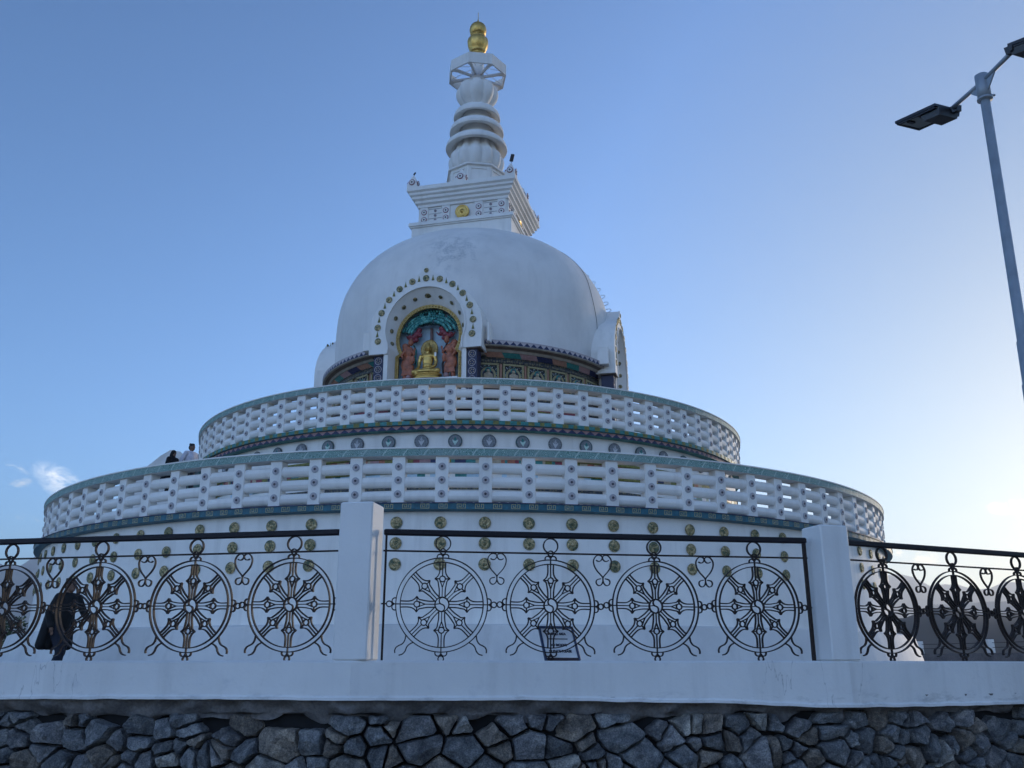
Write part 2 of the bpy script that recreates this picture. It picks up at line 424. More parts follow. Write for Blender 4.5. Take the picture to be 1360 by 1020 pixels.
def balustrade(name, R, z0, z1, zcap, nseg, step, phase, pw, roll_z, ros_z, ros_r, roll_r):
    m = MB()
    nn = nseg*2
    m.revolve([(R-.22, z1, 0), (R+.0, z1, 0), (R+.045, z1+.005, 0)], nn, smooth=False)
    m.revolve([(R+.05, z1+.004), (R+.05, zcap-.012)], nn, mi=1, rref=R)
    m.revolve([(R+.05, zcap-.012), (R+.062, zcap-.008), (R+.062, zcap+.012), (R+.03, zcap+.022), (R-.24, zcap+.022), (R-.24, z1)], nn, smooth=False)
    root = m.build(name, [W, SCROLL], stupa)
    # one post, face towards -Y, base of its frame on the ring
    p = MB(); p.box((0, .11, (z0+z1)/2), (pw, .20, z1-z0), 0, .008)
    for z in ros_z: rosette(p, 0, z, ros_r, .01)
    po = None
    for k in range(nseg):
        az = phase+step*k
        if po is None: po = p.build('post', [W, GREYR, DARK, MAUVE], root); o = po
        else: o = dup(po, root)
        o.location = apos(R+.012, az, 0); o.rotation_euler = (0, 0, az)
    for z in roll_z:
        r = MB(); r.revolve([(R-.070+roll_r*.72*cos(t), z+roll_r*sin(t)) for t in [2*pi*q/14 for q in range(15)]], nn)
        r.build('rail', [W], root)
    return root
balustrade('lower_balustrade', 10.76, 2.575, 3.385, 3.52, 92, 2*pi/92, radians(-.22), .222, (2.715, 2.955, 3.195), (2.745, 2.98, 3.21), .064, .094)
m = MB()
m.revolve([(10.5, 2.575), (10.90, 2.575), (10.90, 2.465), (10.80, 2.45), (10.70, 2.45)], 184, mi=1, smooth=False)
m.revolve([(10.78, 2.578), (10.915, 2.578), (10.915, 2.562)], 184, mi=3, smooth=False)
meander_ring(m, 10.905, 2.515, .080, 228, 2)
m.build('blue_meander_band', [W, BLUEB, MEANDER, NAVY], stupa)
m = MB(); m.revolve([(10.7, 2.585), (7.2, 2.585)], 96, smooth=False); m.build('lower_gallery_floor', [PAVING], stupa)

# ---- upper drum wall with murals seen through the lower balustrade
m = MB()
m.revolve([(7.28, 2.585), (7.28, 3.12)], 120)
m.revolve([(7.30, 4.16), (7.30, 4.685)], 120)
m.revolve([(7.285, 3.12), (7.285, 3.40), (7.285, 3.82)], 120)
m.revolve([(7.33, 4.10), (7.34, 4.10), (7.34, 4.17), (7.28, 4.17)], 120, mi=4)
m.revolve([(7.30, 3.80), (7.34, 3.80), (7.34, 3.86), (7.28, 3.86)], 120, mi=4)
upper_wall = m.build('upper_wall', [W, MAROON, TEAL, NAVY, OLIVE], stupa)
m = MB()
tri_ring(m, 7.30, 3.17, 3.29, 260, 3, 0)
m.revolve([(7.30, 3.46), (7.30, 3.56)], 120, mi=6, rref=7.3)
rnd = random.Random(3); az = -pi
while az < pi:
    w = rnd.uniform(.05, .24)/7.3; c = rnd.choice([1, 2, 4, 4, 4, 5, 7, 8, 3, 8])
    m.revolve([(7.315, 3.86), (7.315, 4.10)], 1, a0=az, a1=az+w, mi=c); az += w
az = -pi
while az < pi:
    w = rnd.uniform(.05, .3)/7.3; c = rnd.choice([0, 9, 0, 9, 2])
    m.revolve([(7.30, 3.66), (7.30, 3.80)], 1, a0=az, a1=az+w, mi=c); az += w
m.build('mural_band', [W, MAROON, TEAL, NAVY, OLIVE, PINK, ORNATE, RUST, TAN, PALEBL], upper_wall)
def lotus_med(r, a, b):
    m = MB(); m.disc((0, 0), r, -.02, 0, 0, 28); m.disc((0, 0), r*.82, -.026, -.018, 1, 28)
    m.plate([(0, -r*.62), (r*.36, -r*.02), (r*.40, r*.22), (r*.16, r*.05), (0, -.02*r), (-r*.16, r*.05), (-r*.40, r*.22), (-r*.36, -r*.02)], -.034, -.024, 2)
    m.plate([(0, -r*.02), (r*.20, r*.24), (0, r*.62), (-r*.20, r*.24)], -.033, -.024, 3)
    for k in range(24):
        t = 2*pi*k/24; m.disc((cos(t)*r*.9, sin(t)*r*.9), r*.045, -.026, -.019, 3, 6)
    return m
GREYD = material('grey_green_medallion', col=(.085, .10, .105), rough=.7, var=.4, vscale=30)
GREYM = material('grey_medallion_field', col=(.20, .21, .22), rough=.7, var=.4, vscale=40)
PALEW = material('pale_petal', col=(.50, .50, .50), rough=.6)
la = lotus_med(.150, 0, 1).build('lotus_medallion', [GREYD, GREYM, PALEGR, TEAL], upper_wall)
lb = lotus_med(.150, 0, 1).build('lotus_medallion', [GREYD, GREYM, PALEW, GREYR], upper_wall)
for k in range(-12, 13):
    az = radians(-.36+5.5385*k); src = la if k % 2 == 0 else lb
    if k == 0: o = la
    elif k == 1: o = lb
    else: o = dup(src, upper_wall)
    o.location = apos(7.312, az, 4.47); o.rotation_euler = (0, random.uniform(-.1, .1), az)
m = MB()
m.revolve([(7.25, 4.685), (7.45, 4.685), (7.47, 4.69), (7.47, 4.78), (7.52, 4.785), (7.52, 4.872), (7.1, 4.872)], 162, mi=0, smooth=False)
tri_ring(m, 7.474, 4.695, 4.778, 220, 1, 2)
for k in range(190):
    a0 = 2*pi*k/190
    m.revolve([(7.524, 4.79), (7.524, 4.868)], 2, a0=a0, a1=a0+2*pi/190*(.42+.1*sin(k*2.3)), mi=3)
m.revolve([(7.523, 4.785), (7.523, 4.80)], 160, mi=4)
m.build('triangle_cornice', [TEAL, NAVY, PINK, OLIVE, BLUEB], stupa)
balustrade('upper_balustrade', 7.46, 4.872, 5.665, 5.79, 81, 2*pi/81, radians(3.23), .232, (5.015, 5.25, 5.49), (5.06, 5.28, 5.50), .061, .092)
m = MB(); m.revolve([(7.4, 4.88), (3.9, 4.88)], 96, smooth=False); m.build('upper_gallery_floor', [PAVING], stupa)

# ---- frieze drum under the dome
m = MB()
m.revolve([(4.0, 4.88), (4.0, 5.7)], 120, mi=1)
m.revolve([(4.04, 5.7), (4.04, 5.78)], 120, mi=2)
m.revolve([(4.02, 5.78), (4.02, 5.98)], 120, mi=3, rref=4)
m.revolve([(4.06, 5.98), (4.06, 6.12)], 120, mi=2)
m.revolve([(4.02, 6.12), (4.02, 6.30)], 120, mi=4)
m.revolve([(4.03, 6.30), (4.03, 6.52)], 120, mi=5, rref=4)
m.revolve([(4.02, 6.52), (4.05, 6.52), (4.05, 6.64), (4.0, 6.64)], 120, mi=6)
m.revolve([(3.99, 6.64), (3.99, 7.28)], 120, mi=6)
m.revolve([(3.99, 7.26), (4.045, 7.27), (4.045, 7.44), (4.0, 7.44)], 120, mi=5, rref=4)
frieze = m.build('frieze_drum', [W, TAN, OLIVE, ORNATE, MAROON, ORNATE, WOOD], stupa)
m = MB()
cols = [0, 1, 2, 3]; nt_ = 56
for k in range(nt_):
    a0 = 2*pi*k/nt_; a1 = a0+2*pi/nt_
    z0, z1 = 7.44, 7.545; r0, r1 = 4.06, 4.16
    vs = [apos(r0, a0+.012, z0), apos(r0, a1+.012, z0), apos(r1, a1-.012, z1), apos(r1, a0-.012, z1)]
    m.add(vs, [(0, 1, 2, 3)], cols[k % 4], False)
m.revolve([(4.16, 7.545), (4.19, 7.55), (4.19, 7.60), (4.22, 7.605)], 120, mi=4)
m.revolve([(4.22, 7.605), (4.30, 7.645)], 120, mi=5)
m.revolve([(4.30, 7.645), (4.36, 7.65), (4.365, 7.675)], 120, mi=6)
m.revolve([(4.36, 7.675), (4.36, 7.775), (4.37, 7.785), (4.37, 7.80), (4.0, 7.83)], 120, mi=7)
tri_ring(m, 4.364, 7.68, 7.775, 150, 8, 7)
m.build('frieze_cornice', [NAVY, SALMON, TEAL, PINK, BEIGE, WOOD, BEIGE, MAUVE, NAVY], frieze)
# relief panels
def relief_panel():
    m = MB(); w, h = .50, .58
    m.box((0, -.02, 0), (w, .04, h), 1)
    for sx in (-1, 1): m.box((sx*(w/2-.0), -.035, 0), (.05, .07, h+.05), 2)
    for sz in (-1, 1): m.box((0, -.036, sz*(h/2)), (w+.05, .068, .045), 2)
    rr = random.Random(5)
    for _ in range(46):
        a = rr.uniform(0, 2*pi); q = rr.uniform(.205, .30)
        x, z = max(-.21, min(.21, cos(a)*q)), max(-.24, min(.25, sin(a)*q))
        m.disc((x, z), rr.uniform(.006, .014), -.056, -.038, rr.choice((3, 4, 4)), 6)
    pts_o = [(.20*sin(t), .21*cos(t)) for t in [2*pi*k/28 for k in range(28)]]
    pts_i = [(.145*sin(t), .155*cos(t)) for t in [2*pi*k/28 for k in range(28)]]
    m.strip(pts_i, pts_o, -.06, -.038, 2, True)
    m.plate(pts_i, -.046, -.036, 0)
    m.plate([(.135*sin(t), -.02+.13*cos(t)) for t in [2*pi*k/20 for k in range(20)]], -.05, -.04, 1)
    ellip(m, (0, -.05, .14), (.085, .025, .075), mi=3)          # halo
    ellip(m, (0, -.07, .105), (.042, .04, .055), mi=5); ellip(m, (0, -.07, .155), (.035, .034, .022), mi=0)
    ellip(m, (0, -.06, -.03), (.105, .05, .11), mi=5); ellip(m, (0, -.065, -.17), (.17, .06, .06), mi=5)
    ellip(m, (-.09, -.08, -.05), (.03, .03, .09), mi=5); ellip(m, (.09, -.08, -.05), (.03, .03, .09), mi=5)
    return m
PANBG = material('panel_black_ground', col=(.02, .022, .02), rough=.6)
FRAMEG = material('dull_gold_frame', col=(.30, .25, .12), rough=.6, var=.3, vscale=25)
rp = None
azs = [7.6+9.2*k for k in range(0, 7)]+[-34.5-9.2*k for k in range(0, 5)]
for a in azs:
    az = radians(a)
    if rp is None: rp = relief_panel().build('relief_panel', [NAVY, PANBG, FRAMEG, TEAL, PALEW, TAN], frieze); o = rp
    else: o = dup(rp, frieze)
    o.location = apos(4.0, az, 6.965); o.rotation_euler = (0, 0, az)
m = MB(); m.box((0, -.025, 0), (.055, .05, .62), 0); mu = None
for k, a in enumerate(azs):
    az = radians(a+4.6)
    if mu is None: mu = m.build('mullion', [SALMON], frieze); o = mu
    else: o = dup(mu, frieze)
    o.location = apos(4.0, az, 6.965); o.rotation_euler = (0, 0, az)

# ---- dome
prof = [(4.02, 7.80), (4.05, 8.2), (4.06, 8.8), (4.055, 9.3), (4.02, 9.72), (3.94, 10.1), (3.82, 10.43), (3.64, 10.77), (3.40, 11.10), (3.10, 11.40), (2.76, 11.65), (2.38, 11.86), (1.95, 12.03), (1.5, 12.15), (.9, 12.2), (0.01, 12.22)]
# smooth by Catmull-Rom
def cr(P, n=4):
    out = []
    for i in range(len(P)-1):
        p0, p1, p2, p3 = P[max(i-1, 0)], P[i], P[i+1], P[min(i+2, len(P)-1)]
        for k in range(n):
            t = k/n
            out.append(tuple(.5*((2*b)+(-a+c)*t+(2*a-5*b+4*c-d)*t*t+(-a+3*b-3*c+d)*t**3) for a, b, c, d in zip(p0, p1, p2, p3)))
    out.append(P[-1]); return out
m = MB(); m.revolve(cr(prof), 160); m.build('dome', [WD], stupa)
m = MB(); m.revolve([(2.22, 11.80), (2.24, 12.02), (2.20, 12.09), (2.1, 12.11), (1.3, 12.20)], 40, a0=radians(-165), a1=radians(-52)); m.build('dome_collar', [WD], stupa)
# lightning cable and its looped clips up the right shoulder
m = MB(); azc = radians(72)
cp = cr(prof)
m.tube([apos(r+.012, radians(58)+.02*sin(z*3), z) for r, z in cp if 7.8 < z < 12.2], .006, 6)
m.build('lightning_cable', [DARK], stupa)
loopm = MB()
for k in range(12): pass
loopm.tube([(.0, 0, -.045), (.11, 0, -.05), (.16, 0, -.03), (.175, 0, 0), (.16, 0, .03), (.11, 0, .05), (0, 0, .045)], .009, 6)
lo = None
for k in range(11):
    z = 9.45+k*.215
    for i in range(len(cp)-1):
        if cp[i][1] <= z < cp[i+1][1]:
            t = (z-cp[i][1])/(cp[i+1][1]-cp[i][1]); r = cp[i][0]+(cp[i+1][0]-cp[i][0])*t
            sl = atan2(cp[i][0]-cp[i+1][0], cp[i+1][1]-cp[i][1])
    az = radians(84)
    if lo is None: lo = loopm.build('step_iron', [STEEL], stupa); o = lo
    else: o = dup(lo, stupa)
    o.location = apos(r, az, z); o.rotation_euler = (0, -sl*.9, az-pi/2)

# ---- niches
def keyhole(w, ztop, zc, zneck, zbot, wn, n=40, wr=None):     # open outline from bottom right, over the arch, to bottom left
    wr = wr or wn; pts = [(wr, zbot), (wr, zneck-.09), (wr-.01, zneck-.06), (wn, zneck)]
    a0 = -math.acos(min(1, wn/w))
    for k in range(n+1):
        t = a0+(pi-2*a0)*k/n
        zz = zc+(ztop-zc)*sin(t) if sin(t) > 0 else zc+w*.95*sin(t)
        pts.append((w*cos(t), zz))
    pts += [(-wn, zneck), (-wr+.01, zneck-.06), (-wr, zneck-.09), (-wr, zbot)]
    return pts
def ogee(w, ztop, zc, zbot, n):
    pts = [(w*.985, zbot)]
    for k in range(n-1):
        t = pi*k/(n-2)
        x, z = w*cos(t), zc+(ztop-.42-zc)*sin(t)
        pk = max(0, 1-abs(x)/.62); z += .42*pk**1.7
        pts.append((x, z))
    pts.append((-w*.985, zbot)); return pts
def make_niche(front):
    yf, yb, yk = -4.40, -3.72, -4.05            # frame front and back faces, from the axis
    N = 45
    inner = keyhole(1.05, 9.24, 8.16, 7.70, 6.2, .97, 40)
    inner = [inner[0]]+inner[1:]     # 45 points
    outer = []
    og = ogee(1.50, 9.84, 8.10, 7.52, len(inner)-1)
    outer = og
    root = thing_part('niche', stupa)
    root.rotation_euler = (0, 0, HZ if front else HZ+front_off)
    # frame body above the imposts
    k0 = 1
    m = MB(); A = inner; B = outer
    A = [(x, max(z, 7.52)) for x, z in A]
    m.strip(A, B, yf, yb+.1, 0)
    fr = m.build('frame', [W], root)
    # raised fillet round the opening
    m = MB(); m.strip([(x*.995, z) for x, z in A], [(x*1.035, z+.02) for x, z in A], yf-.03, yf, 0); m.build('fillet', [W], fr)
    # jambs below the frame
    for sx in (-1, 1):
        m = MB(); m.box((sx*1.03, (yf+.04+yb)/2, 6.85), (.12, abs(yb-yf)-.04, 1.38), 0); m.build('jamb', [W], root)
        m = MB(); m.box((sx*1.235, -4.16, 6.86), (.25, .34, 1.28), 0); m.box((sx*1.27, -4.20, 7.505), (.36, .42, .03), 1)
        for z in (7.36, 7.14, 6.92, 6.70, 6.48):
            c = (sx*1.235, z)
            ro = [(c[0]+.095*cos(t), c[1]+.095*sin(t)) for t in [2*pi*q/20 for q in range(20)]]; ri = [(c[0]+.083*cos(t), c[1]+.083*sin(t)) for t in [2*pi*q/20 for q in range(20)]]
            m.strip(ri, ro, -4.345, -4.329, 2, True)
            for q in range(5):
                t = q*2.51+z*9; m.disc((c[0]+.045*cos(t), c[1]+.045*sin(t)), .014, -4.342, -4.329, 3, 7)
        m.build('side_pillar', [PILCOL, WOOD, MAUVE, TAN], root)
        m = MB(); m.box((sx*1.62, -4.10, 7.95), (.20 if sx < 0 else .06, .30, .50), 0, .01); m.build('wing', [W], root)
    # gilt medallions and small stupa-shaped studs on the frame face
    mm = medallion(.088, .018); st = MB(); st.plate([(-.035, -.07), (.035, -.07), (.022, -.02), (.008, .03), (0, .085), (-.008, .03), (-.022, -.02)], -.014, 0, 0)
    M0 = S0 = None
    def face_pt(t): # along the mid line of the arch face
        x, z = 1.27*cos(t), 8.12+1.36*sin(t)*(1 if t >= 0 and t <= pi else .9)
        return x, z
    ts = [radians(90+q*180/10.6) for q in range(-6, 7)]
    for i, t in enumerate(ts):
        x, z = face_pt(t)
        if z < 7.55: z = 7.62; x = 1.22*(1 if x > 0 else -1)
        if M0 is None: M0 = mm.build('medallion', [MEDAL], fr); o = M0
        else: o = dup(M0, fr)
        o.location = (x, yf-.002, z); o.rotation_euler = (0, random.uniform(0, 6), 0)
        if i < len(ts)-1:
            x2, z2 = face_pt((t+ts[i+1])/2)
            if z2 < 7.7: z2 = 7.76
            if S0 is None: S0 = st.build('stud', [OLIVE], fr); o = S0
            else: o = dup(S0, fr)
            o.location = (x2, yf-.002, z2+.01)
    o = dup(M0, fr); o.location = (0, yf-.002, 9.70); o.scale = (.72, 1, .72)
    # soffit discs inside the recess
    for q in range(-5, 6):
        t = radians(90+q*21)
        x, z = .968*cos(t), 8.08+(.985 if sin(t) > 0 else .93)*sin(t)
        o = dup(M0, fr); o.location = (x*.992, (yf+.02+yk)/2-.01, z); s = .95 if q == 0 else .66
        o.scale = (s, 1, s)
        nrm = Vector((-cos(t)*.88, -.47, -sin(t)*.88))
        o.rotation_euler = (Vector((0, -1, 0)).rotation_difference(nrm)).to_euler()
    # back wall of the recess and gilt bead moulding
    yk = -4.05
    b_in = keyhole(.80, 8.79, 8.0, 7.58, 6.2, .70, 40, .80); b_out = keyhole(.885, 8.88, 8.0, 7.60, 6.2, .785, 40, .885)
    m = MB(); m.strip(b_in, b_out, yk-.03, yk+.03, 0)
    for i in range(len(b_in)-1):
        a, c = Vector(((b_in[i][0]+b_out[i][0])/2, (b_in[i][1]+b_out[i][1])/2)), Vector(((b_in[i+1][0]+b_out[i+1][0])/2, (b_in[i+1][1]+b_out[i+1][1])/2))
        nb = max(1, round((c-a).length/.06))
        for q in range(nb):
            p = a+(c-a)*(q/nb); ellip(m, (p.x, yk-.035, p.y), (.022, .018, .022), n=8, mi=1)
    m.build('bead_moulding', [GOLDP, GOLDP], root)
    m = MB(); nn2 = len(b_out); vs = [(x, yf+.02, z) for x, z in inner]+[(x, yk, z) for x, z in b_out]
    m.add(vs, [(k, k+1, nn2+k+1, nn2+k) for k in range(nn2-1)], 0, True); m.build('recess_rim', [W], root)
    m = MB(); m.box((0, yk+.30, 7.6), (1.95, .04, 2.9), 0); m.build('recess_back', [PALEBL], root)
    return root
def thing_part(name, parent):
    o = bpy.data.objects.new(name, None); COL.objects.link(o); o.parent = parent; return o
front_off = 0
def nm_children(root):  # give the empty-root its mesh: keep hierarchy two levels deep
    pass

# The niche is one part whose pieces are sub-parts: flatten frame pieces under the stupa part
def flatten_niche(root, rotz):
    """make the frame mesh the part; its medallions, studs, jambs, pillars become sub-parts"""
    bpy.context.view_layer.update()
    fr = [c for c in root.children if c.name.startswith('frame')][0]
    for c in list(root.children):
        if c is fr: continue
        c.parent = fr
    fr.parent = stupa; fr.name = 'niche_frame'; fr.rotation_euler = (0, 0, rotz)
    for c in list(fr.children):
        for g in list(c.children): g.parent = fr
    bpy.data.objects.remove(root)
    return fr
def copy_deep(o, parent):
    c = o.copy(); COL.objects.link(c); c.parent = parent
    for ch in o.children: copy_deep(ch, c)
    return c
niche = flatten_niche(make_niche(True), HZ)
niche['label'] = 'ogee-arched white niche facing front with gilt medallions'
for q in (1, 3):
    c = copy_deep(niche, stupa); c.rotation_euler = (0, 0, HZ+q*pi/2)
    c['label'] = 'arched niche seen edge-on at the right side of the dome' if q == 1 else 'arched niche seen edge-on at the left side of the dome'

def cut_for_niches(o, halfw, ztop, zc):
    """open the round wall behind each niche so the recess is a real hollow"""
    bm = bmesh.new(); bm.from_mesh(o.data); dead = []
    for f in bm.faces:
        c = f.calc_center_median()
        for q in (-1, 0, 1):
            a = HZ+q*pi/2; x = c.x*cos(a)+c.y*sin(a); y = -c.x*sin(a)+c.y*cos(a)
            if y < 0 and abs(x) < halfw and (c.z < zc or ((c.z-zc)/(ztop-zc))**2+(x/halfw)**2 < 1): dead.append(f); break
    bmesh.ops.delete(bm, geom=dead, context='FACES'); bm.to_mesh(o.data); bm.free()
for nm_, hw in (('dome', 1.22), ('frieze_drum', 1.16), ('frieze_cornice', 1.25)):
    cut_for_niches(bpy.data.objects[nm_], hw, 9.38, 8.1)

# ---- relief inside the front niche
def N_(o):
    o.parent = stupa; o.rotation_euler = (0, 0, HZ); o.location = (sin(HZ)*.12, -cos(HZ)*.12, 0); return o
m = MB(); rr = random.Random(11)
for row in range(6):
    rad = .37+row*.072
    for k in range(30):
        t = radians(18+144*(k+.5*(row % 2))/30)
        x, z = rad*1.18*cos(t)*1.15, 8.02+rad*1.12*sin(t)
        if (x/.80)**2+((z-8.0)/.79)**2 > .97 or z < 8.12+.5*abs(x)*0 : continue
        if z < 8.22 and abs(x) < .4: continue
        if rr.random() < .93: ellip(m, (x+rr.uniform(-.01, .01), -3.93+.035*row, z), (.040, .035, .046), mi=(0 if rr.random() < .7 else 2), n=8)
for k in range(26):
    t = radians(20+140*k/25); ellip(m, (.60*cos(t)+rr.uniform(-.03, .03), -3.86, 8.10+.30*sin(t)+rr.uniform(-.03, .03)), (.055, .05, .04), mi=1, n=8)
N_(m.build('tree_canopy_relief', [TEAL, material('deep_green', col=(.012, .05, .05), rough=.6), material('light_teal', col=(.11, .36, .31), rough=.5)], stupa))
m = MB(); m.tube([(0, -3.72, 7.5), (.01, -3.74, 7.9), (.0, -3.74, 8.3)], [.06, .045, .04], 8); N_(m.build('tree_trunk_relief', [material('trunk_brown', col=(.18, .10, .08), rough=.7)], stupa))
for sx, nm in ((-1, 0), (1, 1)):
    m = MB()   # flying attendants
    for dx, dz, r in ((.30, 8.22, .062), (.34, 8.11, .08), (.40, 8.05, .075), (.47, 8.0, .06), (.27, 8.07, .045), (.53, 8.06, .045), (.44, 7.93, .045), (.36, 7.96, .05)):
        ellip(m, (sx*(dx*1.08-.02), -3.84, dz+.02), (r*1.3, r*1.1, r*1.15), n=10)
    limb(m, [(sx*.34, -3.85, 8.13), (sx*.24, -3.9, 8.06), (sx*.20, -3.92, 8.12)], (.03, .025, .02))
    limb(m, [(sx*.5, -3.82, 8.0), (sx*.6, -3.82, 8.04), (sx*.66, -3.82, 8.12)], (.04, .03, .015))
    N_(remesh(m.build('flying_figure_relief', [MAROON], stupa), .012, 2))
    m = MB()   # standing attendants and animals
    body = [((.56, -3.84, 7.62), (.11, .09, .15)), ((.56, -3.84, 7.40), (.10, .09, .16)), ((.56, -3.84, 7.18), (.135, .09, .14)), ((.50, -3.92, 7.84), (.065, .065, .075)), ((.50, -3.93, 7.92), (.05, .05, .035)),
            ((.49, -3.84, 6.95), (.055, .06, .17)), ((.66, -3.84, 6.95), (.055, .06, .17)), ((.68, -3.82, 7.80), (.08, .07, .08)), ((.70, -3.82, 7.6), (.07, .06, .14))]
    for c, r in body: ellip(m, (sx*(c[0]-.02), c[1]-.03, c[2]+.03), (r[0]*1.12, r[1]*1.1, r[2]*1.05), n=12)
    ellip(m, (sx*.62, -3.84, 7.74), (.12, .10, .13)); ellip(m, (sx*.60, -3.88, 7.30), (.15, .10, .22)); ellip(m, (sx*.42, -3.94, 7.42), (.06, .05, .12))
    limb(m, [(sx*.47, -3.9, 7.70), (sx*.38, -3.95, 7.56), (sx*.36, -3.98, 7.70)], (.04, .033, .028))
    limb(m, [(sx*.64, -3.9, 7.70), (sx*.72, -3.95, 7.56), (sx*.66, -4.0, 7.45)], (.04, .033, .028))
    for k in range(7): limb(m, [(sx*(.45+.035*k), -3.93, 7.24), (sx*(.43+.045*k), -3.94, 7.03)], (.016, .02), n=6)
    N_(remesh(m.build('attendant_relief', [RUST], stupa), .012, 1))
    m = MB()
    for c, r in (((.52, -3.93, 6.83), (.11, .10, .10)), ((.50, -4.0, 6.93), (.07, .07, .075)), ((.66, -3.95, 6.78), (.08, .08, .10)), ((.45, -4.0, 6.74), (.10, .07, .07))): ellip(m, (sx*c[0], c[1], c[2]), r, n=12)
    N_(remesh(m.build('kneeling_figure_relief', [PINK], stupa), .012, 1))
    m = MB()
    limb(m, [(sx*.36, -3.82, 7.05), (sx*.34, -3.82, 7.3), (sx*.40, -3.82, 7.5), (sx*.37, -3.82, 7.7), (sx*.45, -3.8, 7.85)], (.02, .025, .028, .022, .02))
    N_(m.build('scarf_relief', [TEAL if sx < 0 else DARK], stupa))
m = MB(); m.box((0, -3.95, 6.57), (1.7, .5, .5), 0); N_(m.build('niche_ledge', [W], stupa))

# ---- the golden seated statue: a thing of its own resting in the niche
HX, HY = AX+sin(HZ)*4.10, AY-cos(HZ)*4.10
buddha = thing('buddha_statue', 'golden seated statue with a beaded halo inside the arched niche on the dome', 'statue', (HX, HY, 6.84), (0, 0, HZ))
m = MB(); S = 1.0
ellip(m, (0, 0, .50), (.145, .10, .20)); ellip(m, (0, 0, .62), (.185, .095, .085)); ellip(m, (0, -.01, .36), (.135, .105, .10))
limb(m, [(0, 0, .66), (0, -.005, .76)], (.055, .05))
ellip(m, (0, -.015, .835), (.078, .085, .098)); ellip(m, (0, .0, .93), (.045, .045, .04)); ellip(m, (0, -.098, .825), (.012, .02, .022))
for sx in (-1, 1):
    ellip(m, (sx*.078, 0, .815), (.014, .02, .045))
    limb(m, [(sx*.185, 0, .63), (sx*.225, .0, .47), (sx*.215, -.05, .35)], (.052, .046, .04))
limb(m, [(-.215, -.05, .35), (-.24, -.16, .24), (-.235, -.20, .16)], (.04, .035, .03))
for q in range(4): limb(m, [(-.252+.014*q, -.215, .16), (-.255+.014*q, -.235, .10)], (.009, .008), n=6)
limb(m, [(.215, -.05, .35), (.10, -.17, .26), (-.02, -.19, .245)], (.04, .034, .03)); ellip(m, (-.02, -.19, .24), (.06, .035, .022))
for sx in (-1, 1):
    limb(m, [(sx*.10, -.02, .22), (sx*.31, -.13, .185), (sx*.12, -.24, .17), (-sx*.06, -.25, .17)], (.09, .075, .055, .04))
    ellip(m, (-sx*.12, -.25, .195), (.06, .035, .028))
b = remesh(m.build('body', [GOLD], buddha), .011, 2)
m = MB(); ellip(m, (0, .0, .872), (.084, .088, .075)); ellip(m, (0, .005, .945), (.05, .05, .042)); 
b = m.build('hair', [GOLDP], buddha)
m = MB(); m.plate([(.23*sin(t), .84+.25*cos(t)) for t in [2*pi*k/32 for k in range(32)]], .10, .13, 0)
for k in range(30):
    t = 2*pi*k/30; ellip(m, (.215*sin(t), .10, .86+.235*cos(t)), (.018, .018, .018), n=8)
    if k % 2 == 0: ellip(m, (.15*sin(t), .10, .86+.165*cos(t)), (.012, .012, .04), Matrix.Rotation(-t, 3, 'Y').to_euler() if False else None, n=6)
m.build('halo', [GOLDP], buddha)
m = MB(); m.M = Matrix.Scale(.72, 4, (0, 1, 0)); m.revolve([(.36, -.01), (.385, .03), (.33, .06), (.31, .08), (.38, .11), (.37, .135), (.2, .14)], 40, lobes=0); m.build('lotus_seat', [GOLD], buddha)
m = MB(); m.box((.245, -.14, .62), (.05, .01, .10), 0); 
m.build('silk_scarf', [W], buddha)

# ---- square block (harmika) above the dome
def sq(z0, z1, a0, a1=None):
    a1 = a0 if a1 is None else a1
    vs = [(sx*a0, sy*a0, z0) for sx, sy in ((-1, -1), (1, -1), (1, 1), (-1, 1))]+[(sx*a1, sy*a1, z1) for sx, sy in ((-1, -1), (1, -1), (1, 1), (-1, 1))]
    return vs, [(3, 2, 1, 0), (4, 5, 6, 7), (0, 1, 5, 4), (1, 2, 6, 5), (2, 3, 7, 6), (3, 0, 4, 7)]
def sqs(L):
    m = MB()
    for t in L: m.add(*sq(*t), 0, False)
    return m
hb = sqs([(11.95, 12.46, 1.53)]).build('block_base', [W], stupa); hb.rotation_euler = (0, 0, HZ)
hs = sqs([(12.463, 12.50, 1.57), (12.503, 12.61, 1.61, 1.60)]).build('block_slab', [W], stupa); hs.rotation_euler = (0, 0, HZ)
neck = sqs([(12.613, 13.177, 1.36)]).build('block_neck', [W], stupa); neck.rotation_euler = (0, 0, HZ)
corn = sqs([(13.18, 13.265, 1.41), (13.265, 13.30, 1.41, 1.47), (13.30, 13.38, 1.48), (13.38, 13.415, 1.48, 1.54), (13.415, 13.495, 1.55), (13.495, 13.53, 1.55, 1.61), (13.53, 13.60, 1.615), (13.60, 13.64, 1.615, 1.67), (13.64, 13.77, 1.68)]).build('block_cornice', [W], stupa); corn.rotation_euler = (0, 0, HZ)
TG = [W, MAUVE, DARK, GREYR, GOLD, MAROON]
def target(m, x, z, r, y):
    m.disc((x, z), r, y-.012, y+.004, 5 if r > .05 else 3, 20); m.disc((x, z), r*.84, y-.016, y, 1 if r > .05 else 5, 20); m.disc((x, z), r*.66, y-.020, y, 0 if r > .05 else 3, 18); m.disc((x, z), r*.32, y-.026, y, 2, 14)
y = -1.362
m = MB(); m.box((0, -.018, 12.90), (.24, .035, .55), 0)
for z in (12.77, 13.01): target(m, 0, z, .088, -.036)
pil = m.build('pilaster', TG, neck)
m = MB()
for z in (12.74, 12.895, 13.05): m.box((0, -.006, z+.065), (.40, .012, .010), 3); target(m, 0, z, .043, -.004)
lad = m.build('rosette_ladder', TG, neck)
firstp = {}
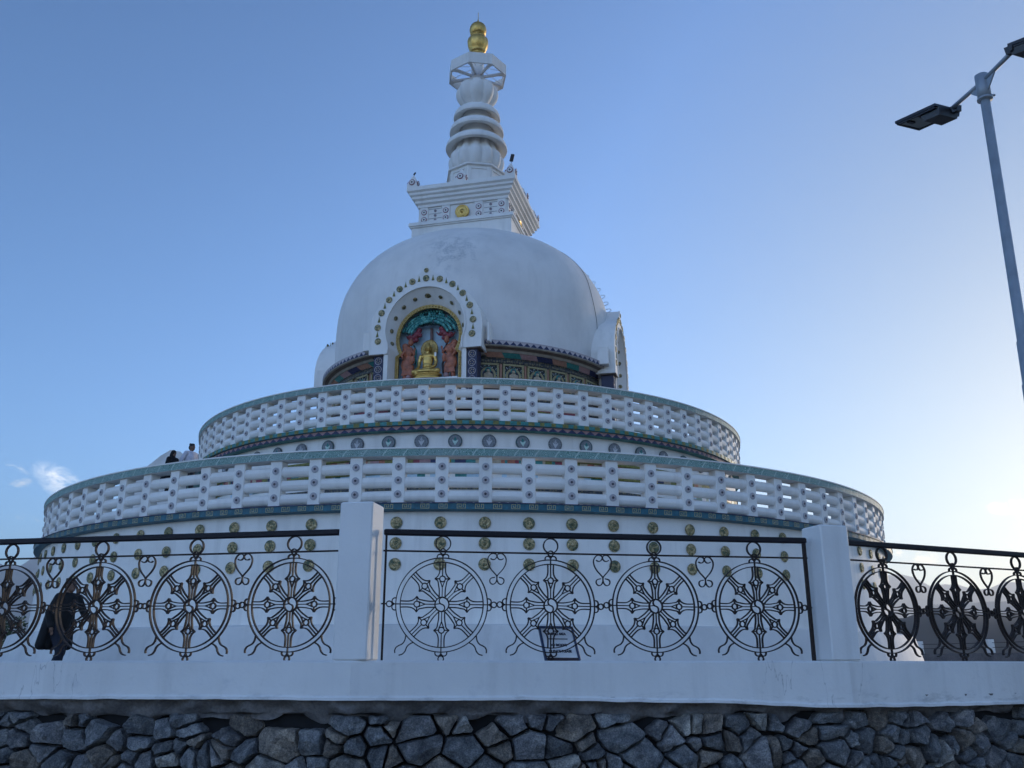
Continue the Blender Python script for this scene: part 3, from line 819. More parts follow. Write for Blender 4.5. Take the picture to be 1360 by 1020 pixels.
for q in range(4):
    a = q*pi/2
    for x in (-1.20, -.52, .50, 1.20):
        o = pil if 'p' not in firstp else dup(pil, neck); firstp['p'] = 1
        o.location = (x*cos(a)-y*sin(a), x*sin(a)+y*cos(a), 0); o.rotation_euler = (0, 0, a)
    for x in (-.86, .86):
        o = lad if 'l' not in firstp else dup(lad, neck); firstp['l'] = 1
        o.location = (x*cos(a)-y*sin(a), x*sin(a)+y*cos(a), 0); o.rotation_euler = (0, 0, a)
    m = MB(); m.box((0, y-.012, 12.645), (2.6, .02, .05), 0)
    for k in range(13): m.box((-1.2+.2*k, y-.03, 12.645), (.10, .02, .05), 0)
    o = m.build('dentil_course', [W], neck); o.rotation_euler = (0, 0, a)
    if q in (0, 1):
        g = MB(); g.M = Matrix.Translation((0, y-.03, 12.89))
        rings = [(.215, 0), (.215, .05), (.195, .06), (.185, .045), (.15, .05), (.135, .065), (.11, .05), (.06, .055), (.04, .08), (.001, .085)]
        n = 36; vs = []; fs = []
        for r, yy in rings:
            for k in range(n): t = 2*pi*k/n; vs.append((r*cos(t), -yy*(1+.1*(k % 2)), r*sin(t)))
        for i in range(len(rings)-1):
            for k in range(n): fs.append((i*n+k, i*n+(k+1) % n, (i+1)*n+(k+1) % n, (i+1)*n+k))
        g.add(vs, fs, 0, True); o = g.build('gold_disc', [GOLD], neck); o.rotation_euler = (0, 0, q*pi/2)
# little corner and mid-edge stupas on top of the block
def ministupa():
    m = MB(); m.M = Matrix.Identity(4)
    m.add(*[(lambda v, f: v)(*sq(0, .10, .15, .15)), sq(0, .10, .15)[1]], 0, False)
    m.add(*sq(.10, .30, .15, .085), 0, False); m.add(*sq(.30, .46, .085, .02), 0, False)
    for q in range(4):
        m.M = Matrix.Rotation(q*pi/2, 4, 'Z'); target(m, 0, .16, .095, -.155)
    return m
ms = None
for (x, y, vane) in ((-1.52, -1.52, 1), (0, -1.52, 0), (1.52, -1.52, 2), (1.52, 0, 0), (1.52, 1.52, 0), (0, 1.52, 0), (-1.52, 1.52, 0), (-1.52, 0, 0)):
    if ms is None: ms = ministupa().build('corner_stupa', TG, corn); o = ms
    else: o = dup(ms, corn)
    o.location = (x, y, 13.77)
    if vane:
        v = MB(); v.tube([(x, y, 14.2), (x+.01, y, 14.30)], .008, 6)
        if vane == 2: v.M = Matrix.Translation((x+.03, y, 14.41)) @ Matrix.Rotation(.22, 4, 'Y'); v.box((0, 0, 0), (.11, .05, .24), 0, .012)
        else: v.M = Matrix.Translation((x+.02, y, 14.30)) @ Matrix.Rotation(.7, 4, 'Y'); v.box((0, 0, 0), (.05, .03, .10), 0, .008)
        v.build('lamp_vane', [BIRD], corn)
m = MB()
for k in range(5): m.tube([(1.60, -.55+k*.5+.1*s, 13.77+h) for s, h in ((-1, 0), (-1, .14), (-.6, .18), (.6, .18), (1, .14), (1, 0))], .012, 6)
m.build('roof_hoop', [STEEL], corn)

# ---- spire
OCT = radians(8.5)
m = MB(); 
m.revolve([(.90, 13.77), (.90, 14.76), (.98, 14.77), (.98, 14.82), (.70, 14.90)], 8, a0=OCT-pi/8, a1=OCT-pi/8+2*pi, smooth=False)
for k in range(8):
    a = OCT+k*pi/4; m.M = Matrix.Rotation(a, 4, 'Z'); yy = -.90*cos(pi/8)
    for sx in (-1, 1): m.box((sx*.26, yy-.01, 14.3), (.03, .03, .72), 0)
    m.box((0, yy-.01, 14.66), (.49, .03, .03), 0)
m.build('octagon_base', [W], stupa)
m = MB(); m.revolve(cr([(.62, 14.86), (.80, 14.98), (.88, 15.2), (.87, 15.42), (.74, 15.60), (.68, 15.74), (.66, 15.86), (.66, 15.95)]), 144, lobes=12, amp=.13); m.build('ribbed_bell', [W], stupa)
def dsk(R, z, rn, zt, rt): return [(rn, z+.13), (rn+.06, z+.09), (R*.84, z+.02), (R-.035, z-.012), (R-.01, z-.012), (R, z+.01), (R*.99, z+.10), (R*.95, z+.185), (R*.88, z+.25), (R*.76, z+.31), (rt+.05, z+.35), (rt, z+.40), (rt, zt)]
for R_, z_, rn, zt, rt in ((.985, 15.76, .62, 16.5, .52), (.87, 16.34, .53, 17.0, .46), (.755, 16.88, .46, 17.40, .40)):
    m = MB(); m.revolve(dsk(R_, z_, rn, zt, rt), 72); m.build('spire_disc', [W], stupa)
m = MB(); m.revolve(cr([(.40, 17.28), (.50, 17.40), (.64, 17.60), (.69, 17.82), (.64, 18.02), (.48, 18.18), (.30, 18.26)]), 160, lobes=8, amp=.16); m.build('lotus_bulb', [W], stupa)
m = MB(); m.revolve([(.36, 18.24), (.30, 18.34), (.24, 18.46), (.21, 18.56), (.205, 18.60), (.205, 19.16), (.24, 19.20), (.25, 19.26), (.1, 19.28)], 40); m.build('spire_shaft', [W], stupa)
m = MB(); Rc = .975
a0 = OCT-pi/8
m.revolve([(Rc, 18.42), (Rc, 18.80), (Rc-.05, 18.80), (Rc-.05, 18.42), (Rc, 18.42)], 8, a0=a0, a1=a0+2*pi, smooth=False)
for k in range(8):
    a = a0+k*pi/4
    m.M = Matrix.Rotation(a, 4, 'Z')
    # spoke widening with fillets where it meets the ring
    P = [(.028, -.15), (.03, -.5), (.035, -.72), (.07, -.84), (.15, -.91), (-.15, -.91), (-.07, -.84), (-.035, -.72), (-.03, -.5), (-.028, -.15)]
    m.prism(P[::-1], 18.45, 18.53)
    m.plate([(0, 0), (0, 0.001), (0.001, 0)], 0, .001) if False else None
    m.tube([(0, -.2, 18.85), (0, -.93, 18.56)], .010, 6)
m.build('spire_crown', [W], stupa)
m = MB(); m.revolve(cr([(.18, 19.24), (.25, 19.30), (.22, 19.38), (.27, 19.46), (.26, 19.50), (.33, 19.68), (.355, 19.84), (.32, 19.97), (.25, 20.02), (.24, 20.06), (.26, 20.10), (.225, 20.13)]), 64, lobes=10, amp=.06)
m.build('gold_pot', [GOLD], stupa)
m = MB(); m.revolve(cr([(.20, 20.11), (.25, 20.18), (.285, 20.32), (.26, 20.46), (.18, 20.56), (.06, 20.62), (.035, 20.68), (.03, 20.72), (.012, 20.78), (.009, 21.05)]), 48); m.build('gold_finial', [GOLD], stupa)

# ================================================================== PARAPET, PILLARS, RAILINGS
PT = [(-11.0, 12.0), (-7.92, 9.18), (-4.68, 7.53), (-1.11, 6.805), (2.486, 7.348), (5.79, 8.875), (8.54, 11.26), (10.2, 14.2)]
PT = [Vector(p) for p in PT]
def offset_path(pts, d):      # d > 0: towards the camera
    out = []
    for i, p in enumerate(pts):
        ns = []
        for a, b in ((i-1, i), (i, i+1)):
            if 0 <= a and b < len(pts):
                t = (pts[b]-pts[a]).normalized(); ns.append(Vector((t.y, -t.x)))
        n = sum(ns, Vector((0, 0))).normalized(); k = 1/max(.5, n.dot(ns[0])); out.append(p+n*d*k)
    return out
def resample(pts, step):
    out = []
    for a, b in zip(pts[:-1], pts[1:]):
        n = max(1, int((b-a).length/step)); out += [a+(b-a)*k/n for k in range(n)]
    out.append(pts[-1]); return out
BOTX = [(-12, -.24), (-4.4, -.243), (-2, -.232), (0, -.236), (1.4, -.262), (2.4, -.300), (3.4, -.306), (5.6, -.30), (12, -.30)]
def botz(x):
    for (a, za), (b, zb) in zip(BOTX[:-1], BOTX[1:]):
        if a <= x <= b:
            t = (x-a)/(b-a); t = t*t*(3-2*t); return za+(zb-za)*t
    return -.25
F = resample(offset_path(PT, .145), .06); B = [Vector(p) for p in F]
Bk = resample(PT, .06)
m = MB(); n = len(F)
vs = []; fs = []
Bo = []
for i, p in enumerate(F):
    t = (F[min(i+1, n-1)]-F[max(i-1, 0)]).normalized(); nn_ = Vector((t.y, -t.x))
    b = p-nn_*.36; Bo.append(b)
    w = .004*noise.noise(Vector((p.x*2.1, p.y*2.1, 1)))
    zt = .032+.003*noise.noise(Vector((p.x*1.3, 0, 7)))
    zb = botz(p.x)+.006*noise.noise(Vector((p.x*6, 0, 3)))
    pf = p+nn_*w
    lip = p+nn_*(.014+.004*noise.noise(Vector((p.x*5, 3, 3))))
    vs += [(b.x, b.y, FLOOR-.02), (b.x, b.y, zt), (pf.x-nn_.x*.022, pf.y-nn_.y*.022, zt+.002), (pf.x, pf.y, zt-.011), (pf.x, pf.y, zb+.035), (lip.x, lip.y, zb+.022), (lip.x, lip.y, zb+.004), (pf.x-nn_.x*.1, pf.y-nn_.y*.1, zb)]
K = 8
for i in range(n-1):
    for k in range(K-1): fs.append((i*K+k, i*K+k+1, (i+1)*K+k+1, (i+1)*K+k))
m.add(vs, fs, 0, False)
parapet = m.build('parapet_wall', [WP])
tag(parapet, 'low white-painted parapet wall on top of the rubble stonework carrying the railings', 'parapet wall')
def pillar(i, ang, h, lab=None):
    m = MB(); p = PT[i]
    m.M = Matrix.Translation((p.x, p.y, 0)) @ Matrix.Rotation(ang, 4, 'Z')
    m.box((0, 0, (h+.035)/2+.0), (.25, .26, h-.035), 0, .010)
    o = m.build('pillar', [WPI], parapet)
    if lab: o['label'] = lab
    return o
pillar(3, radians(-10.5), 1.145); pillar(4, radians(16.5), 1.055); pillar(2, radians(-19), 1.12); pillar(5, radians(33), 1.1)
pillar(1, radians(-35), 1.1); pillar(6, radians(50), 1.1)

def wheel_rim():
    m = MB(); R = .335
    c = lambda r, n=72, cx=0, cz=0: [(cx+r*cos(2*pi*k/n), cz+r*sin(2*pi*k/n)) for k in range(n)]
    m.ribbon(c(R), closed=True); m.ribbon(c(.303), closed=True)
    for q in range(4):
        A = q*pi/2
        def rot(pts): return [(x*cos(A)-z*sin(A), x*sin(A)+z*cos(A)) for x, z in pts]
        arc = lambda cx, cz, r, t0, t1, n=14: [(cx+r*cos(t0+(t1-t0)*k/n), cz+r*sin(t0+(t1-t0)*k/n)) for k in range(n+1)]
        m.ribbon(rot(arc(R+.006, .022, .021, -pi/2+.2, pi/2+.45)), .008, .02); m.ribbon(rot(arc(R+.006, -.022, .021, pi/2-.2, -pi/2-.45)), .008, .02)
        m.ribbon(rot(c(.020, 18, R+.047, 0)), .008, .02, closed=True)
        m.ribbon(rot([(.30, 0), (R+.026, 0)]), .007, .02)
    # two forked feet
    for sx in (-1, 1):
        for P in ([(.76, -.66), (.78, -.76), (.83, -.83), (.90, -.865), (.955, -.90), (.985, -.96), (.98, -1.02)], [(.60, -.80), (.68, -.84), (.735, -.90), (.765, -.98), (.82, -1.04), (.90, -1.065)]):
            Q = cr([(sx*x*.335, z*.335) for x, z in P], 3); m.ribbon(Q, .008, .02)
    return m
def wheel_spoke():
    m = MB(); u = .335
    for s in (-1, 1):
        m.ribbon(cr([(.905*u, s*.066*u), (.75*u, s*.062*u), (.66*u, s*.075*u), (.59*u, s*.115*u), (.55*u, s*.168*u)], 4), .008, .022)
        m.ribbon(cr([(.55*u, s*.168*u), (.50*u, s*.105*u), (.42*u, s*.085*u), (.30*u, s*.066*u), (.155*u, s*.064*u)], 4), .008, .022)
        m.ribbon([(.55*u, s*.168*u), (.545*u, s*.10*u), (.545*u, s*.06*u)], .008, .02)
        m.ribbon(cr([(.50*u, s*.055*u), (.45*u, s*.03*u), (.37*u, s*.003*u)], 4), .007, .02)
    m.ribbon([((.545+.062*cos(2*pi*k/20))*u, .062*sin(2*pi*k/20)*u) for k in range(20)], .008, .02, closed=True)
    m.ribbon([(.905*u, 0), (.61*u, 0)], .007, .02)
    m.ribbon([(.37*u, 0), (.155*u, 0)], .006, .02)
    return m
def wheel_hub():
    m = MB(); r = .051
    m.ribbon([(r*cos(2*pi*k/32), r*sin(2*pi*k/32)) for k in range(32)], .009, .026, closed=True)
    a = [(r*.5*cos(t), r*.5+r*.5*sin(t)) for t in [pi/2+pi*k/12 for k in range(13)]]
    b = [(r*.5*cos(t), -r*.5+r*.5*sin(t)) for t in [pi/2-pi*k/12 for k in range(13)]]
    P = a+b[1:]; A = radians(-12); m.ribbon([(x*cos(A)-z*sin(A), x*sin(A)+z*cos(A)) for x, z in P], .008, .022)
    m.ribbon([(-.05, .0), (-.012, .005)], .007, .018)
    return m
def heart():
    m = MB(); u = .335/553
    L = [(-80, -62), (-58, -74), (-28, -72), (-6, -48), (-4, -20), (-30, -2), (-68, -4), (-100, -34), (-115, -78), (-104, -138), (-70, -196), (-28, -242), (-4, -272), (0, -310), (-14, -352), (-46, -374), (-78, -360), (-88, -326), (-70, -300), (-26, -290)]
    for s in (-1, 1): m.ribbon(cr([(s*x*u, z*u) for x, z in L], 4), .007, .018)
    return m
WR = WS = WH = HT = TR = None
def railing(A, ang, length, us, hs, label, bars=(True, True)):
    global WR, WS, WH, HT, TR
    root = thing('railing_panel', label, 'railing', (A.x, A.y, 0), (0, 0, ang), 'wrought iron railing panels between the pillars')
    m = MB(); m.box((length/2, 0, .944), (length, .048, .044), 0, .008); m.build('handrail', [RAILBAR], root)
    m = MB(); m.box((length/2, 0, .808), (length, .016, .012), 0); m.build('thin_rail', [IRON], root)
    for e, x in zip(bars, (.02, length-.02)):
        if e: m = MB(); m.box((x, 0, .48), (.016 if x < 1 else .026, .022, .892), 0); m.build('end_bar', [IRON], root)
    zc = .428
    for u in us:
        if WR is None:
            WR = wheel_rim().build('wheel', [IRON], root); w = WR
            WH = wheel_hub().build('hub', [IRON], w)
            WS = wheel_spoke().build('spoke', [IRON], w); sp = [WS]
            for k in range(1, 8): dup(WS, w, rot=(0, -k*pi/4, 0))
            TR = MB(); 
            TR.ribbon([(.055*cos(2*pi*k/32), .445+.055*sin(2*pi*k/32)-.005) for k in range(32)], .008, .022, closed=True)
            TR = TR.build('top_ring', [IRON], w)
        else:
            w = WR.copy(); COL.objects.link(w); w.parent = root
            for ch in WR.children: dup(ch, w)
        w.location = (u, 0, zc+random.uniform(-.003, .003)); w.rotation_euler = (0, random.uniform(-.012, .012), random.uniform(-.01, .01))
    for h in hs:
        if HT is None: HT = heart().build('heart_scroll', [IRON], root); o = HT
        else: o = dup(HT, root)
        o.location = (h, 0, .802)
    m = MB()
    us2 = sorted(us)
    for a, b in zip(us2[:-1], us2[1:]): m.box(((a+b)/2, 0, zc), (b-a-2*(.335+.066), .016, .010), 0)
    m.box(((us2[0]-.40+0)/2, 0, zc), (max(.01, us2[0]-.40), .016, .01), 0); m.box((length-(length-us2[-1]-.40)/2, 0, zc), (max(.01, length-us2[-1]-.40), .016, .01), 0)
    m.build('connector', [IRON], root)
    return root
def seg(i, trim=.165):
    a, b = PT[i], PT[i+1]; t = (b-a).normalized(); return a+t*trim, math.atan2(t.y, t.x), (b-a).length-2*trim
A_, g_, l_ = seg(3)
railing(A_, g_, l_, [.440+.808*k for k in range(4)], [.844+.808*k for k in range(3)], 'black iron railing with four spoked wheels between the two white pillars', (True, True))
A_, g_, l_ = seg(2)
railing(A_, g_, l_, [l_-.355-.80*k for k in range(4)][::-1], [l_-.755-.80*k for k in range(3)][::-1], 'black iron wheel railing left of the white pillars, in front of a dark-clad person', (True, False))
A_, g_, l_ = seg(4)
railing(A_, g_, l_, [.415+.80*k for k in range(4)], [.815+.80*k for k in range(3)], 'black iron wheel railing right of the white pillars, with hills behind it', (False, True))

# ================================================================== RUBBLE STONE WALL
def clip(poly, px, py, nx, ny):       # keep side where (p-P).n <= 0
    out = []
    for i in range(len(poly)):
        a, b = poly[i], poly[(i+1) % len(poly)]
        da = (a[0]-px)*nx+(a[1]-py)*ny; db = (b[0]-px)*nx+(b[1]-py)*ny
        if da <= 0: out.append(a)
        if (da < 0) != (db < 0) and da != db:
            t = da/(da-db); out.append((a[0]+(b[0]-a[0])*t, a[1]+(b[1]-a[1])*t))
    return out
SP = offset_path(PT, .085); SL = [0]
for a, b in zip(SP[:-1], SP[1:]): SL.append(SL[-1]+(b-a).length)
def along(s):
    s = max(0, min(SL[-1]-1e-4, s))
    for i in range(len(SP)-1):
        if SL[i] <= s <= SL[i+1]:
            w = .25; t = (s-SL[i])/(SL[i+1]-SL[i]); d = (SP[i+1]-SP[i]).normalized(); p = SP[i]+(SP[i+1]-SP[i])*t
            return p, Vector((d.y, -d.x))
rs = random.Random(21)
s0, s1 = SL[1]+.3, SL[6]-.3
zb_, zt_ = -1.62, -.30
seeds = []; z = zb_+.05; row = 0
while z < zt_+.12:
    s = s0+rs.uniform(0, .3)
    while s < s1:
        w = rs.choice((.11, .14, .18, .22, .27, .36)) ; seeds.append((s+w/2, z+rs.uniform(-.085, .085), w)); s += w
        if rs.random() < .35: seeds.append((s+rs.uniform(-.03, .03), z+rs.uniform(-.10, .10), .05))
    z += rs.uniform(.12, .18); row += 1
m = MB(); tints = []
seeds_arr = seeds
YS = .82
for (sx, sz, w) in seeds_arr:
    poly = [(sx-.5, sz-.35), (sx+.5, sz-.35), (sx+.5, min(sz+.35, -.325)), (sx-.5, min(sz+.35, -.325))]
    if sz > -.34: continue
    for (qx, qz, w2) in seeds_arr:
        dx, dz = qx-sx, qz-sz
        if (dx == 0 and dz == 0) or abs(dx) > .8 or abs(dz) > .5: continue
        # weighted bisector so large stones take more room
        k = .5*(1+(w-w2)*.9); k = max(.25, min(.75, k))
        dzz = dz*1.5
        poly = clip(poly, sx+dx*k, sz+dz*k, dx, dzz*1.5/1.5*1.0)
        if len(poly) < 3: break
    if len(poly) < 3: continue
    zmax = max(p[1] for p in poly)
    ar = .5*abs(sum(poly[i][0]*poly[(i+1) % len(poly)][1]-poly[(i+1) % len(poly)][0]*poly[i][1] for i in range(len(poly))))
    if ar < .002: continue
    cx = sum(p[0] for p in poly)/len(poly); cz = sum(p[1] for p in poly)/len(poly)
    # resample boundary radially, shrink for the joint, jitter
    NA = 42; bd = []
    seedn = rs.uniform(0, 100); gap = rs.uniform(.001, .007)
    for k in range(NA):
        t = 2*pi*k/NA; dx, dz = cos(t), sin(t); best = 9
        for i in range(len(poly)):
            a, b = poly[i], poly[(i+1) % len(poly)]
            ex, ez = b[0]-a[0], b[1]-a[1]; den = dx*ez-dz*ex
            if abs(den) < 1e-9: continue
            u = ((a[0]-cx)*ez-(a[1]-cz)*ex)/den; v = ((a[0]-cx)*dz-(a[1]-cz)*dx)/den
            if u > 0 and -.001 <= v <= 1.001: best = min(best, u)
        bd.append(best)
    # round corners a little
    bd = [min(bd[k], .86*bd[k]+.07*(bd[k-1]+bd[(k+1) % NA])+.003) for k in range(NA)]
    bd = [max(.02, b-gap-.009*abs(noise.noise(Vector((cos(2*pi*k/NA)*1.7, sin(2*pi*k/NA)*1.7, seedn))))) for k, b in enumerate(bd)]
    planes = [(rs.uniform(-.24, .24), rs.uniform(-.30, .16), rs.uniform(.055, .095))]
    for _ in range(rs.choice((2, 3, 4))):
        a = rs.uniform(0, 2*pi); g = rs.uniform(.25, .8); planes.append((cos(a)*g, sin(a)*g, rs.uniform(.055, .10)))
    rings = (1.0, .985, .94, .86, .74, .58, .40, .20); vs = []; fs = []
    depth0 = rs.uniform(-.025, .02)
    def pos(u, v, h):
        p, nrm = along(u); return (p.x+nrm.x*h, p.y+nrm.y*h, v)
    for ri, r in enumerate(rings):
        for k in range(NA):
            t = 2*pi*k/NA; x, zz = cos(t)*bd[k]*r, sin(t)*bd[k]*r
            edge = (1-r)*bd[k]
            h = min([-.065+edge*15+(.0 if ri else 0)]+[c+a*x+b*zz for a, b, c in planes])
            h = min(h, .030+edge*1.6+.02)
            h += .016*noise.noise(Vector((x*11+seedn, zz*11, 2)))+.011*noise.noise(Vector((x*26+seedn, zz*26, 5)))
            if ri == 0: h = -.10
            vs.append(pos(cx+x, cz+zz, h-.045+depth0))
    h = min(c for a, b, c in planes)+.012*noise.noise(Vector((seedn, 0, 2)))
    vs.append(pos(cx, cz, min(h, .09)-.045+depth0))
    for ri in range(len(rings)-1):
        for k in range(NA): fs.append((ri*NA+k, ri*NA+(k+1) % NA, (ri+1)*NA+(k+1) % NA, (ri+1)*NA+k))
    L = (len(rings)-1)*NA
    for k in range(NA): fs.append((L+k, L+(k+1) % NA, len(vs)-1))
    q = rs.random(); v = rs.uniform(.75, 1.25)
    if q < .50: col = (.265*v, .27*v, .275*v)
    elif q < .74: col = (.31*v, .30*v, .30*v)
    elif q < .92: col = (.34*v, .28*v, .22*v)
    else: col = (.48*v, .44*v, .38*v)
    col = tuple((c_*.62+sum(col)/3*.2)*1.08 for c_ in col); m.add(vs, fs, 0, False); tints += [col]*len(vs)
# backing and cement cap strip
def wall_strip(z0, z1, off0, off1, mi, amp=0, step=.07, rows=2, ragged=0):
    global tints
    n = int((s1-s0+.5)/step); vs = []; fs = []
    for i in range(n+1):
        s = s0-.25+(s1-s0+.5)*i/n; p, nrm = along(s)
        for r in range(rows+1):
            t = r/rows; z = z0+(z1-z0)*t; o = off0+(off1-off0)*t
            if ragged and r <= 1: z += ragged*noise.noise(Vector((s*4.2, r*.3, 9)))*2
            o += amp*noise.noise(Vector((s*7, z*9, 4)))
            vs.append((p.x+nrm.x*o, p.y+nrm.y*o, z))
    R1 = rows+1
    for i in range(n):
        for r in range(rows): fs.append((i*R1+r, (i+1)*R1+r, (i+1)*R1+r+1, i*R1+r+1))
    m.add(vs, fs, mi, True); tints += [(.1, .1, .1)]*len(vs)
wall_strip(-1.65, -.20, -.095, -.095, 1)
wall_strip(-.352, -.215, -.06, .022, 2, amp=.085, step=.025, rows=10, ragged=.05)
sw = m.build('stone_wall', [STONE, MORTAR, CEMENT])
ca = sw.data.color_attributes.new('tint', 'FLOAT_COLOR', 'POINT')
ca.data.foreach_set('color', [c for t in tints for c in (*t, 1)])
tag(sw, 'dark rubble stone retaining wall under the white parapet', 'stone wall')

# ================================================================== GROUND, TERRACE, FAR EDGE
def structure(o): o['kind'] = 'structure'; return o
m = MB()
n = 64; m.add([(0, 0, GROUND)]+[(11500*cos(2*pi*k/n), 11500*sin(2*pi*k/n), GROUND) for k in range(n)], [(0, k+1, (k+1) % n+1) for k in range(n)], 0, False)
structure(m.build('ground', [EARTH]))
m = MB()
back = offset_path(PT, -.1)
R0 = 18.2; a_e = atan2(PT[-1].x-AX, -(PT[-1].y-AY)); a_s = atan2(PT[0].x-AX, -(PT[0].y-AY))
arc = []
for k in range(1, 60):
    a = a_e+(2*pi+a_s-a_e)*k/60; r_e = (PT[-1]-Vector((AX, AY))).length; r_s = (PT[0]-Vector((AX, AY))).length
    rr_ = r_e+(R0-r_e)*min(1, k/8) if k < 30 else r_s+(R0-r_s)*min(1, (60-k)/8)
    arc.append(Vector((AX+rr_*sin(a), AY-rr_*cos(a))))
polyg = [(p.x, p.y) for p in back]+[(p.x, p.y) for p in arc]
m.prism(polyg, GROUND-.05, FLOOR); structure(m.build('terrace', [PAVING]))
m = MB()
AO = [Vector(back[-1])]+arc+[Vector(back[0])]
for a, b in zip(AO[:-1], AO[1:]):
    c = (a+b)/2; d = b-a
    m.M = Matrix.Translation((c.x, c.y, (FLOOR+.40)/2)) @ Matrix.Rotation(atan2(d.y, d.x), 4, 'Z'); m.box((0, 0, 0), (d.length+.02, .30, .40-FLOOR), 0)
tag(m.build('low_edge_wall', [CEMENT]), 'low grey wall along the far edge of the terrace, right of the stupa', 'low wall')
wf = thing('wire_fence', 'wire fence on short white posts along the far terrace edge', 'fence', (0, 0, .40))
m0 = None; tops = []
for k in range(3, 58, 2):
    p = arc[k]
    if m0 is None:
        q = MB(); q.box((0, 0, .22), (.20, .20, .44), 0, .01); m0 = q.build('post', [W], wf); o = m0
    else: o = dup(m0, wf)
    o.location = (p.x, p.y, 0); tops.append(p)
q = MB()
for h in (.18, .33): q.tube([(p.x, p.y, h) for p in tops], .008, 5)
q.build('wire', [IRON], wf)

# stair parapet on the lower gallery at the left
sp = MB()
def slab(P3, th, mi_side):
    n = len(P3); nrm = (Vector(P3[1])-Vector(P3[0])).cross(Vector(P3[2])-Vector(P3[0])).normalized()*th
    vs = [Vector(p) for p in P3]+[Vector(p)+nrm for p in P3]
    sp.add(vs, [tuple(range(n)), tuple(range(2*n-1, n-1, -1))]+[(k, (k+1) % n, n+(k+1) % n, n+k) for k in range(n)], mi_side, False)
slab([(-11.75, 28.4, 4.9), (-10.45, 28.8, 4.9), (-10.45, 28.8, 6.36), (-10.60, 28.8, 6.50), (-10.90, 28.75, 6.55), (-11.15, 28.65, 6.34), (-11.75, 28.45, 5.70)], .22, 0)
slab([(-10.44, 28.8, 4.9), (-9.6, 28.9, 4.9), (-9.6, 28.9, 6.28), (-10.44, 28.8, 6.40)], .2, 1)
sp.box((-10.2, 28.0, 3.72), (2.6, 2.6, 2.27), 0)
sp = sp.build('stair_parapet', [W, SCROLL], stupa); sp.location = (-AX, -AY, 0)

# ================================================================== LEANING SIGN
sg = thing('framed_sign', 'small white notice in a dark blue frame leaning behind the railing', 'sign', (.375, 7.075, .036), (radians(-30), 0, radians(19)))
m = MB(); w, h = .285, .285; t = .018
for sx in (-1, 1): m.box((sx*(w/2-t/2), 0, h/2), (t, .018, h), 0, .003)
for z in (t/2, h-t/2): m.box((0, 0.0005, z), (w-2*t+.002, .016, t), 0 if z > .1 else 1)
m.build('frame', [material('sign_frame_blue', col=(.04, .065, .13), rough=.5), material('sign_frame_rust', col=(.05, .03, .035), rough=.7)], sg)
m = MB(); m.tube([(0, .008, .22), (0, .075, .022)], .006, 6); m.build('strut', [BLACKP], sg)
m = MB(); m.box((0, .003, h/2), (w-t, .004, h-t), 0)
board = m.build('board', [material('sign_board_white', col=(.92, .92, .92), rough=.5, var=.05, vscale=20)], sg)
BLK = material('sign_lettering', col=(.01, .012, .03), rough=.6)
def text_mesh(s, size, loc, parent, mat, width=None):
    cu = bpy.data.curves.new('lettering', 'FONT'); cu.body = s; cu.size = size; cu.align_x = 'CENTER'; cu.extrude = .0008; cu.offset = .0012
    o = bpy.data.objects.new('lettering', cu); COL.objects.link(o)
    dg = bpy.context.evaluated_depsgraph_get(); me = bpy.data.meshes.new_from_object(o.evaluated_get(dg)); bpy.data.objects.remove(o)
    xs = [v.co.x for v in me.vertices]; sc = width/(max(xs)-min(xs)) if width else 1
    for v in me.vertices: v.co.x *= sc
    me.materials.append(mat); q = bpy.data.objects.new('lettering', me); COL.objects.link(q); q.parent = parent; q.location = loc; q.rotation_euler = (pi/2, 0, 0); return q
for s, z, wd in (('SACRED AREA', .212, .150), ('NO SMOKING', .118, .125), ('SILENCE PLEASE', .066, .180)):
    text_mesh(s, .028, (-.004, -.0005, z), board, BLK, wd)
m = MB(); m.box((-.002, -.001, .178), (.155, .003, .006), 0); m.build('underline', [BLK], board)

# ================================================================== STREET LAMP
lamp = thing('street_lamp', 'tall grey street lamp pole with two dark flat lamp heads', 'street lamp', (4.47, 7.7, GROUND))
lean = Vector((4.575-4.47, 0, 5.45+1.6)); L_ = lean.length
def P_(z): return Vector((4.47+.105*(z+1.6)/7.05-4.47, 0, z+1.6))
m = MB()
m.tube([P_(-1.6), P_(2.35)], [.074, .062], 20); m.tube([P_(2.35), P_(2.352), P_(2.75)], [.057, .055, .053], 20)
m.tube([P_(2.75), P_(2.752), P_(5.28)], [.048, .046, .043], 20)
m.build('pole', [STEEL], lamp)
m = MB(); m.tube([P_(5.22), P_(5.50)], .062, 20); m.tube([P_(5.225), P_(5.245)], .070, 20)
dA = Vector((-.07, .44, 0)).normalized(); top = P_(5.43)
for s in (1, -1):
    a = top+dA*s*.03; b = top+dA*s*.20; c = top+dA*s*.03-Vector((0, 0, .16))
    side = Vector((0, 0, 1)).cross(dA).normalized()*.006
    vs = [a-side, b-side, c-side, a+side, b+side, c+side]; m.add(vs, [(0, 1, 2), (5, 4, 3), (0, 3, 4, 1), (1, 4, 5, 2), (2, 5, 3, 0)], 0, False)
m.tube([P_(5.26)+Vector((.05, -.03, 0)), P_(5.26)+Vector((.085, -.03, 0))], .012, 8)
m.build('collar', [STEEL], lamp)
